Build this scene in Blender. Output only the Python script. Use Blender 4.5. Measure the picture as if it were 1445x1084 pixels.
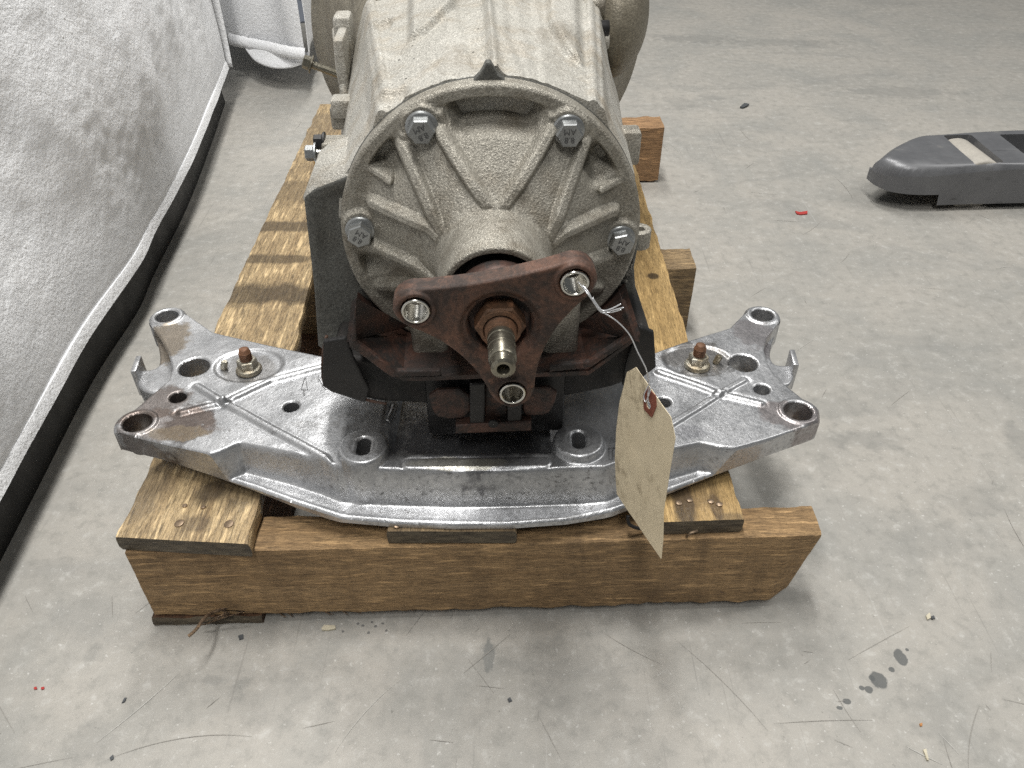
import bpy, bmesh, math, random
import numpy as np
from mathutils import Vector, Matrix, noise as mnoise
random.seed(7); np.random.seed(7)
S = bpy.context.scene
COL = S.collection
for o in list(bpy.data.objects): bpy.data.objects.remove(o)
R = math.radians

# ---------------------------------------------------------------- camera, world, lamps
CAMH, FPX, CX, CY, PITCH = 0.65, 1120.0, 722.5, 542.0, R(39.4)
cam = bpy.data.cameras.new('camera'); camo = bpy.data.objects.new('camera', cam); COL.objects.link(camo)
cam.sensor_width = 36; cam.lens = FPX / 1445 * 36; cam.clip_start = 0.02; cam.clip_end = 100
camo.location = (0, 0, CAMH); camo.rotation_euler = (R(90) - PITCH, 0, 0)
S.camera = camo
W = bpy.data.worlds.new('World'); S.world = W; W.use_nodes = True
W.node_tree.nodes['Background'].inputs[0].default_value = (0.92, 0.97, 1.0, 1)
W.node_tree.nodes['Background'].inputs[1].default_value = 0.11
S.view_settings.view_transform = 'Standard'; S.view_settings.look = 'None'
S.view_settings.gamma = 1; S.view_settings.use_curve_mapping = False
S.view_settings.exposure = 0.0

def area(name, loc, aim, sx, sy, power, col):
    l = bpy.data.lights.new(name, 'AREA'); l.shape = 'RECTANGLE'; l.size = sx; l.size_y = sy
    l.energy = power; l.color = col
    o = bpy.data.objects.new(name, l); COL.objects.link(o); o.location = loc
    d = Vector(aim) - Vector(loc); o.rotation_euler = d.to_track_quat('-Z', 'Y').to_euler()
    return o
# one row of ceiling tubes runs away from the camera just left of the pallet; an added fill lamp lights from the right
area('tube_lamp_far', (-0.30, 2.75, 3.4), (-.1, 0.9, 0), 0.30, 1.4, 66, (1, .985, .95))
area('tube_lamp_over', (-0.36, 0.75, 3.4), (-.36, 0.75, 0), 0.30, 1.2, 74, (1, .985, .95))
area('tube_lamp_near', (-0.12, -1.3, 3.4), (-.1, 0.4, 0), 0.30, 1.2, 48, (1, .985, .95))
area('fill_lamp_right', (3.0, 1.2, 3.4), (0, 0.8, 0), 0.4, 3.0, 54, (1, .985, .95))

# ---------------------------------------------------------------- helpers
_c, _s = math.cos(PITCH), math.sin(PITCH)
def ray(px, py):
    x = (px - CX) / FPX; y = -(py - CY) / FPX
    return Vector((x, _c + y * _s, -_s + y * _c))
def Pz(px, py, z):
    d = ray(px, py); t = (z - CAMH) / d.z
    return Vector((d.x * t, d.y * t, z))
def PY(px, py, Y):
    d = ray(px, py); t = Y / d.y
    return Vector((d.x * t, Y, CAMH + d.z * t))
def pl(pts, z): return [tuple(Pz(x, y, z)[:2]) for x, y in pts]

def mk(name, verts, quads=None, tris=None, mat=None, parent=None, smooth=True, M=None, kind=None):
    v = np.asarray(verts, dtype=np.float64).reshape(-1, 3)
    if M is not None:
        A = np.array(M); v = v @ A[:3, :3].T + A[:3, 3]
    if parent is not None:
        A = np.array(parent.matrix_basis.inverted()); v = v @ A[:3, :3].T + A[:3, 3]
    q = np.zeros((0, 4), np.int32) if quads is None or len(quads) == 0 else np.asarray(quads, np.int32)
    t = np.zeros((0, 3), np.int32) if tris is None or len(tris) == 0 else np.asarray(tris, np.int32)
    me = bpy.data.meshes.new(name)
    me.vertices.add(len(v)); me.vertices.foreach_set('co', v.astype(np.float32).ravel())
    nl = len(q) * 4 + len(t) * 3
    me.loops.add(nl); me.loops.foreach_set('vertex_index', np.concatenate([q.ravel(), t.ravel()]).astype(np.int32))
    me.polygons.add(len(q) + len(t))
    st = np.concatenate([np.arange(len(q)) * 4, len(q) * 4 + np.arange(len(t)) * 3]).astype(np.int32)
    me.polygons.foreach_set('loop_start', st)
    me.polygons.foreach_set('use_smooth', np.full(len(q) + len(t), smooth))
    me.update(calc_edges=True); me.validate()
    if mat: me.materials.append(mat)
    o = bpy.data.objects.new(name, me); COL.objects.link(o)
    if parent is not None: o.parent = parent
    if kind: o['kind'] = kind
    return o

def from_bm(name, bm, mat, parent=None, smooth=False, M=None, sharp=None):
    bmesh.ops.recalc_face_normals(bm, faces=bm.faces)
    if M is not None: bm.transform(M)
    if parent is not None: bm.transform(parent.matrix_basis.inverted())
    me = bpy.data.meshes.new(name); 
    for f in bm.faces: f.smooth = smooth
    bm.to_mesh(me); bm.free()
    if sharp is not None:
        me.set_sharp_from_angle(angle=R(sharp))
    me.materials.append(mat)
    o = bpy.data.objects.new(name, me); COL.objects.link(o)
    if parent is not None: o.parent = parent
    return o

def thing(name, label, cat, loc=(0, 0, 0), rz=0, group=None):
    o = bpy.data.objects.new(name, None); COL.objects.link(o); o.empty_display_size = .05
    o.location = loc; o.rotation_euler = (0, 0, rz); o['label'] = label; o['category'] = cat
    if group: o['group'] = group
    return o
def fix(o):  # matrix_basis is derived from loc / rot
    return o
def tag(o, label, cat, group=None):
    o['label'] = label; o['category'] = cat
    if group: o['group'] = group
    return o

def sd_poly(P):
    P = np.array(P, float); n = len(P)
    def f(X, Y):
        d = np.full(X.shape, 1e9); ins = np.zeros(X.shape, bool)
        for i in range(n):
            ax, ay = P[i]; bx, by = P[(i + 1) % n]
            ex, ey = bx - ax, by - ay; wx, wy = X - ax, Y - ay
            t = np.clip((wx * ex + wy * ey) / (ex * ex + ey * ey + 1e-12), 0, 1)
            d = np.minimum(d, (wx - t * ex) ** 2 + (wy - t * ey) ** 2)
            c = ((ay > Y) != (by > Y))
            with np.errstate(divide='ignore', invalid='ignore'):
                xi = ax + (Y - ay) * ex / (ey if abs(ey) > 1e-12 else 1e-12)
            ins ^= c & (X < xi)
        return np.where(ins, -1, 1) * np.sqrt(d)
    return f
def sd_circ(cx, cy, r): return lambda X, Y: np.hypot(X - cx, Y - cy) - r
def seg_d(X, Y, a, b):
    ex, ey = b[0] - a[0], b[1] - a[1]; wx, wy = X - a[0], Y - a[1]
    t = np.clip((wx * ex + wy * ey) / (ex * ex + ey * ey + 1e-12), 0, 1)
    return np.hypot(wx - t * ex, wy - t * ey)
def sd_caps(a, b, r): return lambda X, Y: seg_d(X, Y, a, b) - r
def smin(a, b, k):
    h = np.clip(.5 + .5 * (b - a) / k, 0, 1); return b + (a - b) * h - k * h * (1 - h)
def smax(a, b, k): return -smin(-a, -b, k)
def sst(e0, e1, x):
    t = np.clip((x - e0) / (e1 - e0), 0, 1); return t * t * (3 - 2 * t)
def smooth_poly(P, it=2, keep=0.25):
    P = [tuple(p) for p in P]
    for _ in range(it):
        Q = []
        for i in range(len(P)):
            a = P[i]; b = P[(i + 1) % len(P)]
            Q += [(a[0] * (1 - keep) + b[0] * keep, a[1] * (1 - keep) + b[1] * keep), (a[0] * keep + b[0] * (1 - keep), a[1] * keep + b[1] * (1 - keep))]
        P = Q
    return P

def vnoise(X, Y, sc, seed=0):   # cheap value noise
    rs = np.random.RandomState(seed); G = rs.rand(64, 64)
    x = X * sc + 1000; y = Y * sc + 1000
    xi = np.floor(x).astype(int); yi = np.floor(y).astype(int); fx = x - xi; fy = y - yi
    fx = fx * fx * (3 - 2 * fx); fy = fy * fy * (3 - 2 * fy)
    g = lambda i, j: G[i % 64, j % 64]
    return (g(xi, yi) * (1 - fx) * (1 - fy) + g(xi + 1, yi) * fx * (1 - fy) + g(xi, yi + 1) * (1 - fx) * fy + g(xi + 1, yi + 1) * fx * fy) - .5

def field(name, bounds, h, sdf, top, bot, mat, parent=None, M=None, axes='xyz', rnd=0.0, kind=None, back=False):
    """a plate: outline = sdf<0 in (a,b), upper surface top(a,b), walls down to bot(a,b). axes 'xyz': (a,b,c)->(x,y,z); 'xzy': (a,b,c)->(x,-c,z)"""
    x0, x1, y0, y1 = bounds
    X, Y = np.meshgrid(np.arange(x0, x1 + h, h), np.arange(y0, y1 + h, h))
    D = sdf(X, Y); e = h * .25
    for _ in range(2):
        gx = (sdf(X + e, Y) - sdf(X - e, Y)) / (2 * e); gy = (sdf(X, Y + e) - sdf(X, Y - e)) / (2 * e)
        g2 = np.maximum(gx * gx + gy * gy, .2)
        D = sdf(X, Y)
        if _ == 0: m = np.abs(D) < .5 * h
        X = np.where(m, X - D * gx / g2, X); Y = np.where(m, Y - D * gy / g2, Y)
    ins = np.where(m, True, D < 0)
    D = np.where(m, 0, sdf(X, Y))
    Z = top(X, Y)
    if rnd > 0:
        d = np.clip(-D, 0, rnd); Z = Z - (rnd - np.sqrt(np.maximum(rnd ** 2 - (rnd - d) ** 2, 0)))
    B = bot(X, Y) if callable(bot) else np.full(X.shape, float(bot))
    ny, nx = X.shape
    I = np.arange(ny * nx).reshape(ny, nx)
    a, b, c, d_ = I[:-1, :-1], I[:-1, 1:], I[1:, 1:], I[1:, :-1]
    ia, ib, ic, id_ = ins[:-1, :-1], ins[:-1, 1:], ins[1:, 1:], ins[1:, :-1]
    cnt = ia.astype(int) + ib + ic + id_
    q = np.stack([a, b, c, d_], -1)[cnt == 4]
    tr = []
    for (u, v, w, no) in ((a, b, c, id_), (b, c, d_, ia), (c, d_, a, ib), (d_, a, b, ic)):
        tr.append(np.stack([u, v, w], -1)[(cnt == 3) & (~no)])
    t = np.concatenate(tr)
    E = np.concatenate([q[:, [0, 1]], q[:, [1, 2]], q[:, [2, 3]], q[:, [3, 0]], t[:, [0, 1]], t[:, [1, 2]], t[:, [2, 0]]]).astype(np.int64)
    N = ny * nx
    key = E[:, 0] * N + E[:, 1]; rev = E[:, 1] * N + E[:, 0]
    be = E[~np.isin(key, rev)]
    used = np.unique(np.concatenate([q.ravel(), t.ravel()])); mp = -np.ones(N, int); mp[used] = np.arange(len(used))
    V = np.stack([X.ravel()[used], Y.ravel()[used], Z.ravel()[used]], -1)
    bu = np.unique(be); nb = len(bu); m2 = -np.ones(N, int); m2[bu] = np.arange(nb)
    base = len(V)
    V1 = np.stack([X.ravel()[bu], Y.ravel()[bu], Z.ravel()[bu]], -1)
    V2 = np.stack([X.ravel()[bu], Y.ravel()[bu], B.ravel()[bu]], -1)
    q2 = np.stack([m2[be[:, 1]] + base, m2[be[:, 0]] + base, m2[be[:, 0]] + base + nb, m2[be[:, 1]] + base + nb], -1)
    V = np.concatenate([V, V1, V2]); q = np.concatenate([mp[q], q2]) if len(q) else q2; t = mp[t]
    if back:
        nv = len(V); Vb = np.stack([X.ravel()[used], Y.ravel()[used], B.ravel()[used]], -1)
        V = np.concatenate([V, Vb]); qb = q[:len(q) - len(q2)][:, ::-1] + nv; q = np.concatenate([q, qb]); t = np.concatenate([t, t[:, ::-1] + nv])
    if axes == 'xzy':
        V = np.stack([V[:, 0], -V[:, 2], V[:, 1]], -1)
    return mk(name, V, q, t, mat, parent, True, M, kind)

def lathe(name, prof, n, mat, parent=None, M=None, flat_cap=False, sharp=35):
    """profile (r,h) around local z"""
    bm = bmesh.new(); rings = []
    for r, h in prof:
        if r < 1e-6: rings.append([bm.verts.new((0, 0, h))])
        else: rings.append([bm.verts.new((r * math.cos(2 * math.pi * i / n), r * math.sin(2 * math.pi * i / n), h)) for i in range(n)])
    for A, B in zip(rings[:-1], rings[1:]):
        for i in range(n):
            j = (i + 1) % n
            if len(A) == 1 and len(B) == 1: continue
            if len(A) == 1: bm.faces.new((A[0], B[i], B[j]))
            elif len(B) == 1: bm.faces.new((A[i], A[j], B[0]))
            else: bm.faces.new((A[i], A[j], B[j], B[i]))
    return from_bm(name, bm, mat, parent, True, M, sharp)

def box(name, c, s, mat, parent=None, M=None, bev=.002, rot=None, seg=2):
    bm = bmesh.new(); bmesh.ops.create_cube(bm, size=1)
    bmesh.ops.scale(bm, vec=s, verts=bm.verts)
    if bev: bmesh.ops.bevel(bm, geom=list(bm.edges), offset=bev, segments=seg, affect='EDGES', profile=.5)
    T = Matrix.Translation(c)
    if rot: T = T @ rot
    bm.transform(T)
    return from_bm(name, bm, mat, parent, True, M, 40)

def tube(name, pts, r, mat, parent=None, M=None, n=10, rs=None, cap=True):
    P = [Vector(p) for p in pts]; V = []; Q = []
    up = Vector((0.13, .2, 1)).normalized()
    for i, p in enumerate(P):
        d = (P[min(i + 1, len(P) - 1)] - P[max(i - 1, 0)]).normalized()
        a = d.cross(up)
        if a.length < 1e-3: a = d.cross(Vector((1, 0, 0)))
        a.normalize(); b = d.cross(a); rr = rs[i] if rs else r
        for k in range(n):
            t = 2 * math.pi * k / n; V.append(p + (a * math.cos(t) + b * math.sin(t)) * rr)
    for i in range(len(P) - 1):
        for k in range(n):
            Q.append((i * n + k, i * n + (k + 1) % n, (i + 1) * n + (k + 1) % n, (i + 1) * n + k))
    T = []
    if cap:
        V += [P[0], P[-1]]; c0 = len(V) - 2
        for k in range(n):
            T.append((c0, (k + 1) % n, k)); T.append((c0 + 1, (len(P) - 1) * n + k, (len(P) - 1) * n + (k + 1) % n))
    return mk(name, [tuple(v) for v in V], Q, T, mat, parent, True, M)

def catmull(P, n=8):
    P = [Vector(p) for p in P]; out = []
    for i in range(len(P) - 1):
        p0 = P[max(i - 1, 0)]; p1 = P[i]; p2 = P[i + 1]; p3 = P[min(i + 2, len(P) - 1)]
        for k in range(n):
            t = k / n
            out.append(.5 * ((2 * p1) + (p2 - p0) * t + (2 * p0 - 5 * p1 + 4 * p2 - p3) * t * t + (3 * p1 - p0 - 3 * p2 + p3) * t ** 3))
    out.append(P[-1]); return out

# ---------------------------------------------------------------- materials
class NT:
    def __init__(s, name):
        s.m = bpy.data.materials.new(name); s.m.use_nodes = True; s.t = s.m.node_tree; s.n = s.t.nodes
        s.b = s.n['Principled BSDF']; s.tc = s.n.new('ShaderNodeTexCoord').outputs['Object']
    def L(s, a, b): s.t.links.new(a, b)
    def map(s, scale=(1, 1, 1), rot=(0, 0, 0), loc=(0, 0, 0), src=None):
        n = s.n.new('ShaderNodeMapping'); n.inputs['Scale'].default_value = scale; n.inputs['Rotation'].default_value = rot; n.inputs['Location'].default_value = loc
        s.L(src or s.tc, n.inputs['Vector']); return n.outputs[0]
    def noise(s, scale, detail=4, rough=.55, vec=None, dist=0):
        n = s.n.new('ShaderNodeTexNoise'); n.inputs['Scale'].default_value = scale; n.inputs['Detail'].default_value = detail
        n.inputs['Roughness'].default_value = rough; n.inputs['Distortion'].default_value = dist
        s.L(vec or s.tc, n.inputs['Vector']); return n.outputs['Fac']
    def voro(s, scale, vec=None, feat='F1'):
        n = s.n.new('ShaderNodeTexVoronoi'); n.inputs['Scale'].default_value = scale; n.feature = feat
        s.L(vec or s.tc, n.inputs['Vector']); return n.outputs['Distance']
    def ramp(s, f, stops):
        n = s.n.new('ShaderNodeValToRGB'); r = n.color_ramp
        while len(r.elements) < len(stops): r.elements.new(.5)
        for e, (p, c) in zip(r.elements, stops):
            e.position = p; e.color = (c, c, c, 1) if isinstance(c, (int, float)) else (*c, 1)
        s.L(f, n.inputs[0]); return n.outputs[0]
    def mix(s, f, a, b, mode='MIX'):
        n = s.n.new('ShaderNodeMix'); n.data_type = 'RGBA'; n.blend_type = mode
        for k, v in ((0, f), (6, a), (7, b)):
            if isinstance(v, (int, float)): n.inputs[k].default_value = v if k == 0 else (v, v, v, 1)
            elif isinstance(v, tuple): n.inputs[k].default_value = (*v, 1)
            else: s.L(v, n.inputs[k])
        return n.outputs[2]
    def math(s, op, a, b=0.0, c=None):
        n = s.n.new('ShaderNodeMath'); n.operation = op
        for k, v in ((0, a), (1, b), (2, c)):
            if v is None: continue
            if isinstance(v, (int, float)): n.inputs[k].default_value = v
            else: s.L(v, n.inputs[k])
        return n.outputs[0]
    def bump(s, hgt, dist, strength=1.0, prev=None):
        n = s.n.new('ShaderNodeBump'); n.inputs['Strength'].default_value = strength; n.inputs['Distance'].default_value = dist
        s.L(hgt, n.inputs['Height'])
        if prev: s.L(prev, n.inputs['Normal'])
        return n.outputs[0]
    def fin(s, col=None, rough=None, metal=None, bump=None, spec=None):
        for k, v in (('Base Color', col), ('Roughness', rough), ('Metallic', metal), ('Normal', bump), ('Specular IOR Level', spec)):
            if v is None: continue
            if isinstance(v, (int, float)): s.b.inputs[k].default_value = v
            elif isinstance(v, tuple): s.b.inputs[k].default_value = (*v, 1)
            else: s.L(v, s.b.inputs[k])
        return s.m

def blob(nt, cx, cy, rx, ry, rot=0, jit=.35, nscale=60, vec=None, soft=.12):
    """mask of an irregular patch in the xy plane of object space"""
    c, s_ = math.cos(rot), math.sin(rot)
    sp = nt.n.new('ShaderNodeSeparateXYZ'); nt.L(vec or nt.tc, sp.inputs[0])
    dx = nt.math('SUBTRACT', sp.outputs[0], cx); dy = nt.math('SUBTRACT', sp.outputs[1], cy)
    u = nt.math('DIVIDE', nt.math('ADD', nt.math('MULTIPLY', dx, c), nt.math('MULTIPLY', dy, s_)), rx)
    v = nt.math('DIVIDE', nt.math('SUBTRACT', nt.math('MULTIPLY', dy, c), nt.math('MULTIPLY', dx, s_)), ry)
    d = nt.math('SQRT', nt.math('ADD', nt.math('MULTIPLY', u, u), nt.math('MULTIPLY', v, v)))
    if jit:
        nn = nt.noise(nscale, 4, .6, vec)
        d = nt.math('ADD', d, nt.math('MULTIPLY', nt.math('SUBTRACT', nn, .5), jit * 3))
    return nt.ramp(d, [(max(0, .9 - soft), 1.0), (min(1, .9 + soft), 0.0)])

def m_cast(name, c1, c2, cst, metal, rough, grain=700, bumpd=.0006, stain=.5, speck=True):
    t = NT(name)
    a = t.noise(9, 4, .6); b = t.noise(grain, 2, .7); c = t.noise(28, 5, .65)
    col = t.mix(t.ramp(a, [(.3, 0.0), (.7, 1.0)]), c1, c2)
    col = t.mix(t.math('MULTIPLY', t.ramp(c, [(.48, 0.0), (.72, 1.0)]), stain), col, cst)
    col = t.mix(t.ramp(b, [(.35, .0), (.68, 1.0)]), t.mix(.5, col, (.25, .24, .21), 'MULTIPLY') if False else t.mix(1.0, col, .62, 'MULTIPLY'), t.mix(1.0, col, 1.18, 'MULTIPLY'))
    gr_ = t.ramp(t.noise(7, 6, .75, t.map((1, 1, 1), loc=(2, 5, 1)), 1.2), [(.52, 0.0), (.66, 1.0)]); col = t.mix(t.math('MULTIPLY', gr_, .45), col, tuple(x * .45 for x in cst))
    wr = t.ramp(t.noise(45, 4, .7), [(.6, 0.0), (.72, 1.0)]); col = t.mix(t.math('MULTIPLY', wr, .35), col, tuple(min(1, x * 1.35) for x in c1))
    if speck:
        v = t.voro(55); pit = t.ramp(v, [(.045, 1.0), (.065, 0.0)])
        gate = t.ramp(t.noise(14, 2), [(.55, 0.0), (.6, 1.0)])
        col = t.mix(t.math('MULTIPLY', pit, gate), col, (.03, .028, .024))
    nb = t.bump(b, bumpd, .9); nb = t.bump(t.noise(110, 4, .6), .0012, .55, nb)
    return t.fin(col, t.ramp(b, [(.3, rough + .12), (.7, rough - .08)]), metal, nb)

M_HOUS = m_cast('cast_housing', (.57, .55, .50), (.43, .415, .37), (.36, .28, .18), .22, .52, 560, .0014, .45)
M_SIDE = m_cast('cast_side', (.28, .265, .235), (.20, .19, .165), (.12, .1, .08), .3, .6, 620, .0006, .5)
M_COVER = m_cast('cast_cover', (.45, .425, .37), (.31, .29, .245), (.16, .13, .09), .4, .45, 650, .0012, .7)
M_PLATE = m_cast('cast_dark', (.15, .15, .138), (.10, .10, .092), (.07, .06, .045), .3, .55, 600, .0004, .4, False)
M_BELL = m_cast('cast_bell', (.33, .30, .235), (.20, .175, .13), (.10, .08, .055), .3, .5, 500, .0005, .6, False)

def m_flat(name, c, rough, metal=0, grain=300, var=.25, bd=.0002, edge=None):
    t = NT(name); a = t.noise(grain, 3, .6); b = t.noise(25, 4, .6)
    col = t.mix(a, tuple(x * (1 - var) for x in c), tuple(x * (1 + var) for x in c))
    col = t.mix(t.ramp(b, [(.4, 0.0), (.75, 1.0)]), col, t.mix(1.0, col, 1 - var, 'MULTIPLY'))
    return t.fin(col, t.ramp(b, [(.3, max(.05, rough - .1)), (.7, min(1, rough + .1))]), metal, t.bump(a, bd, .6))
M_ZINC = m_flat('zinc_bolt', (.36, .37, .37), .38, .85, 500, .15, .0001)
M_MARK_SHADE = m_flat('engraving_shade', (.12, .12, .12), .5, .5)  # dark marks; on the bolt heads the tone stands for shade in the stamps
M_STEEL = m_flat('bright_steel', (.62, .61, .57), .22, 1.0, 300, .2, .0001)
M_SHAFT = m_flat('worn_steel', (.27, .25, .20), .30, .9, 200, .35, .0003)

M_BLACK = m_flat('black_steel', (.022, .021, .021), .5, .2, 200, .4, .0002)
M_SEAL = m_flat('seal', (.008, .008, .008), .5)
M_NAIL = m_flat('nail_steel', (.30, .22, .15), .45, .7, 500, .4)
M_ROLL = m_flat('roller', (.46, .43, .38), .55, 0, 220, .22, .0003)
M_WIRE = m_flat('wire', (.75, .76, .78), .3, .6, 300, .1)
M_CABLE = m_flat('tan_cable', (.42, .25, .08), .5)
def m_rust(name, c1, c2, c3, metal=.15, rough=.62):
    t = NT(name); a = t.noise(38, 7, .75, None, .5); b = t.noise(420, 3, .7); c = t.noise(14, 3)
    col = t.mix(t.ramp(a, [(.42, 0.0), (.58, 1.0)]), c1, c2)
    col = t.mix(t.math('MULTIPLY', t.ramp(t.noise(70, 5, .7, t.map((1, 1, 1), loc=(5, 1, 2))), [(.60, 0.0), (.68, 1.0)]), .7), col, tuple(x * 1.7 for x in c1))
    col = t.mix(t.ramp(c, [(.5, 0.0), (.7, 1.0)]), col, c3)
    col = t.mix(t.ramp(b, [(.35, 0.0), (.75, 1.0)]), t.mix(1.0, col, .75, 'MULTIPLY'), t.mix(1.0, col, 1.3, 'MULTIPLY'))
    return t.fin(col, t.ramp(a, [(.3, rough - .15), (.7, rough + .1)]), metal, t.bump(b, .0004, .7, t.bump(a, .0006, .4)))
M_RUST = m_rust('rust_flange', (.125, .062, .040), (.045, .030, .024), (.07, .050, .038))
M_RUSTD = m_rust('rust_dark', (.085, .042, .03), (.028, .023, .021), (.022, .019, .018))
M_RUBBER = m_rust('rubber', (.020, .018, .017), (.010, .010, .010), (.035, .026, .021), 0, .7)
M_RUSTN = m_rust('rust_nut', (.20, .095, .05), (.11, .06, .035), (.12, .07, .04), .3)

def m_wood(name, c1, c2, cd, along=0, rough=.65, dark=.5, seed=0, fib=1.0, band=None, saw=False):
    """along = 0 grain runs in object x, 1 in object y"""
    t = NT(name); sc = [1, 1, 1]
    def st(k, lo): 
        v = [k, k, k]; v[along] = lo; return tuple(v)
    off = (seed * 3.1, seed * 1.7, seed)
    g = t.noise(1, 6, .7, t.map(st(75, 2.6), loc=off), .35)
    f = t.noise(1, 4, .8, t.map(st(560, 48), loc=off)); fx = t.noise(1, 5, .8, t.map(st(900, 150), loc=off))
    p = t.noise(1, 2, .5, t.map(st(260, 28), loc=off))
    big = t.noise(6, 5, .6, t.map((1, 1, 1), loc=off))
    col = t.mix(t.ramp(g, [(.3, 0.0), (.7, 1.0)]), c1, c2)
    col = t.mix(t.math('MULTIPLY', t.ramp(big, [(.45, 0.0), (.7, 1.0)]), dark), col, cd)
    col = t.mix(t.math('MULTIPLY', t.ramp(f, [(.36, 1.0), (.54, 0.0)]), .75 * fib), col, tuple(x * .35 for x in cd))
    col = t.mix(t.math('MULTIPLY', t.ramp(p, [(.57, 0.0), (.70, 1.0)]), .6 * fib), col, tuple(min(1, x * 1.7) for x in c1))
    col = t.mix(.55, col, t.mix(1.0, col, t.ramp(fx, [(.36, .45), (.64, 1.45)]), 'MULTIPLY'))
    if saw:
        sw = t.noise(1, 3, .6, t.map((30, 8, 9), rot=(0, R(48), 0), loc=off), .7); col = t.mix(t.math('MULTIPLY', t.ramp(sw, [(.48, 0.0), (.72, 1.0)]), .55), col, tuple(x * .8 for x in cd))
    if band:
        for b in band:
            mk_ = blob(t, *b[:5], jit=b[5], nscale=25, soft=b[6]); col = t.mix(t.math('MULTIPLY', mk_, b[7]), col, b[8])
    if along == 1:   # end grain on the sawn ends
        sp = t.n.new('ShaderNodeSeparateXYZ'); t.L(t.n['Texture Coordinate'].outputs['Normal'], sp.inputs[0])
        eg = t.ramp(t.math('ABSOLUTE', sp.outputs[1]), [(.6, 0.0), (.75, 1.0)])
        rgx = t.noise(1, 4, .6, t.map((60, 60, 260), rot=(0, .25, 0), loc=off))
        col = t.mix(eg, col, t.mix(t.ramp(rgx, [(.35, 0.0), (.65, 1.0)]), (.05, .04, .028), (.15, .12, .08)))
    nb = t.bump(f, .0016, .9, t.bump(g, .003, .7))
    return t.fin(col, t.ramp(g, [(.3, rough - .12), (.7, rough + .1)]), 0, nb)

# ---------------------------------------------------------------- floor
t = NT('concrete')
big = t.noise(1.1, 5, .6, None, .4); mid = t.noise(5.5, 6, .65, None, .5); fine = t.noise(60, 5, .7); gr = t.noise(700, 2, .6)
col = t.mix(t.ramp(big, [(.35, 0.0), (.68, 1.0)]), (.43, .407, .368), (.375, .359, .328))
col = t.mix(t.ramp(mid, [(.40, 0.0), (.72, 1.0)]), col, (.30, .297, .278))
col = t.mix(t.math('MULTIPLY', t.ramp(t.noise(3.2, 6, .6, t.map((1, 2.6, 1), loc=(4, 2, 0)), .8), [(.56, 0.0), (.70, 1.0)]), .38), col, (.24, .24, .23))
col = t.mix(t.math('MULTIPLY', t.ramp(fine, [(.32, 1.0), (.5, 0.0)]), .5), col, (.24, .235, .215))
col = t.mix(t.math('MULTIPLY', t.ramp(fine, [(.56, 0.0), (.70, 1.0)]), .5), col, (.56, .55, .52))
col = t.mix(t.math('MULTIPLY', t.ramp(t.noise(210, 2, .6), [(.66, 0.0), (.72, 1.0)]), .6), col, (.62, .61, .58))
col = t.mix(t.math('MULTIPLY', t.ramp(t.noise(130, 3, .7, t.map((1, 1, 1), loc=(8, 3, 0))), [(.68, 0.0), (.73, 1.0)]), .6), col, (.17, .165, .15))
col = t.mix(t.math('MULTIPLY', t.ramp(gr, [(.35, 0.0), (.7, 1.0)]), .35), t.mix(1.0, col, .88, 'MULTIPLY'), t.mix(1.0, col, 1.08, 'MULTIPLY'))
# scuffs: long thin scratches in several directions
for k, (ang, sc, c, amt, th) in enumerate([(.9, 46, (.19, .18, .165), .6, .71), (-.55, 40, (.55, .55, .53), .35, .73), (2.3, 36, (.18, .175, .165), .55, .72), (.45, 60, (.20, .195, .18), .5, .71), (-1.35, 52, (.2, .19, .18), .5, .72), (1.25, 70, (.2, .19, .17), .5, .72)]):
    nn = t.noise(1, 1, .5, t.map((sc * 5, 5.5, 1), rot=(0, 0, ang), loc=(k * 7, k * 3, 0)))
    gate = t.ramp(t.noise(6, 3, .6, t.map((1, 1, 1), loc=(k * 5, 9, 0))), [(.48, 0.0), (.58, 1.0)])
    col = t.mix(t.math('MULTIPLY', t.math('MULTIPLY', t.ramp(nn, [(th, 0.0), (th + .035, 1.0)]), gate), amt * .55), col, c)
def spot(px, py, rx, ry, c, amt, jit=.3, ns=90, soft=.08, rot=0):
    global col
    p = Pz(px, py, 0); col = t.mix(t.math('MULTIPLY', blob(t, p.x, p.y, rx, ry, rot, jit, ns, None, soft), amt), col, c)
DK = (.085, .09, .09)
for a in [(1240, 960, .008, .009), (1271, 928, .0065, .009), (1226, 973, .004, .004), (1216, 971, .0025, .0025), (1258, 945, .003, .003), (1280, 917, .0018, .0018), (1195, 990, .004, .003), (1185, 999, .003, .002), (1230, 957, .003, .003)]:
    spot(*a, DK, .85, .25, 160)
for a in [(1225, 620, .05, .022, .5), (1175, 575, .06, .03, .35), (1370, 705, .05, .03, .35), (1310, 760, .07, .04, .28), (1315, 1000, .035, .03, .3), (1150, 640, .05, .05, .3), (1100, 760, .05, .04, .3),
          (980, 55, .12, .05, .5), (1005, 138, .03, .02, .45), (1270, 130, .16, .05, .45), (960, 145, .05, .05, .35), (1100, 60, .2, .04, .4), (690, 915, .012, .008, .6), (128, 925, .01, .016, .5), (300, 960, .015, .006, .5),
          (130, 1050, .035, .02, .4), (400, 990, .05, .035, .3), (820, 960, .05, .05, .3), (345, 965, .01, .006, .5), (1440, 620, .02, .04, .5)]:
    spot(a[0], a[1], a[2], a[3], (.19, .19, .18), a[4] * .75, .7, 30, .4)
for (px, py) in [(530, 884), (520, 893), (540, 880), (512, 883), (505, 880), (525, 878), (545, 890), (484, 891)]:
    spot(px, py, .0016, .0014, (.1, .1, .1), .8, .4, 400)
spot(690, 925, .006, .016, (.16, .165, .16), .6, .5, 120, .1)
nb = t.bump(gr, .0004, .35, t.bump(fine, .0012, .35))
t.fin(col, t.ramp(mid, [(.3, .42), (.7, .62)]), 0, nb, .35)
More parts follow.
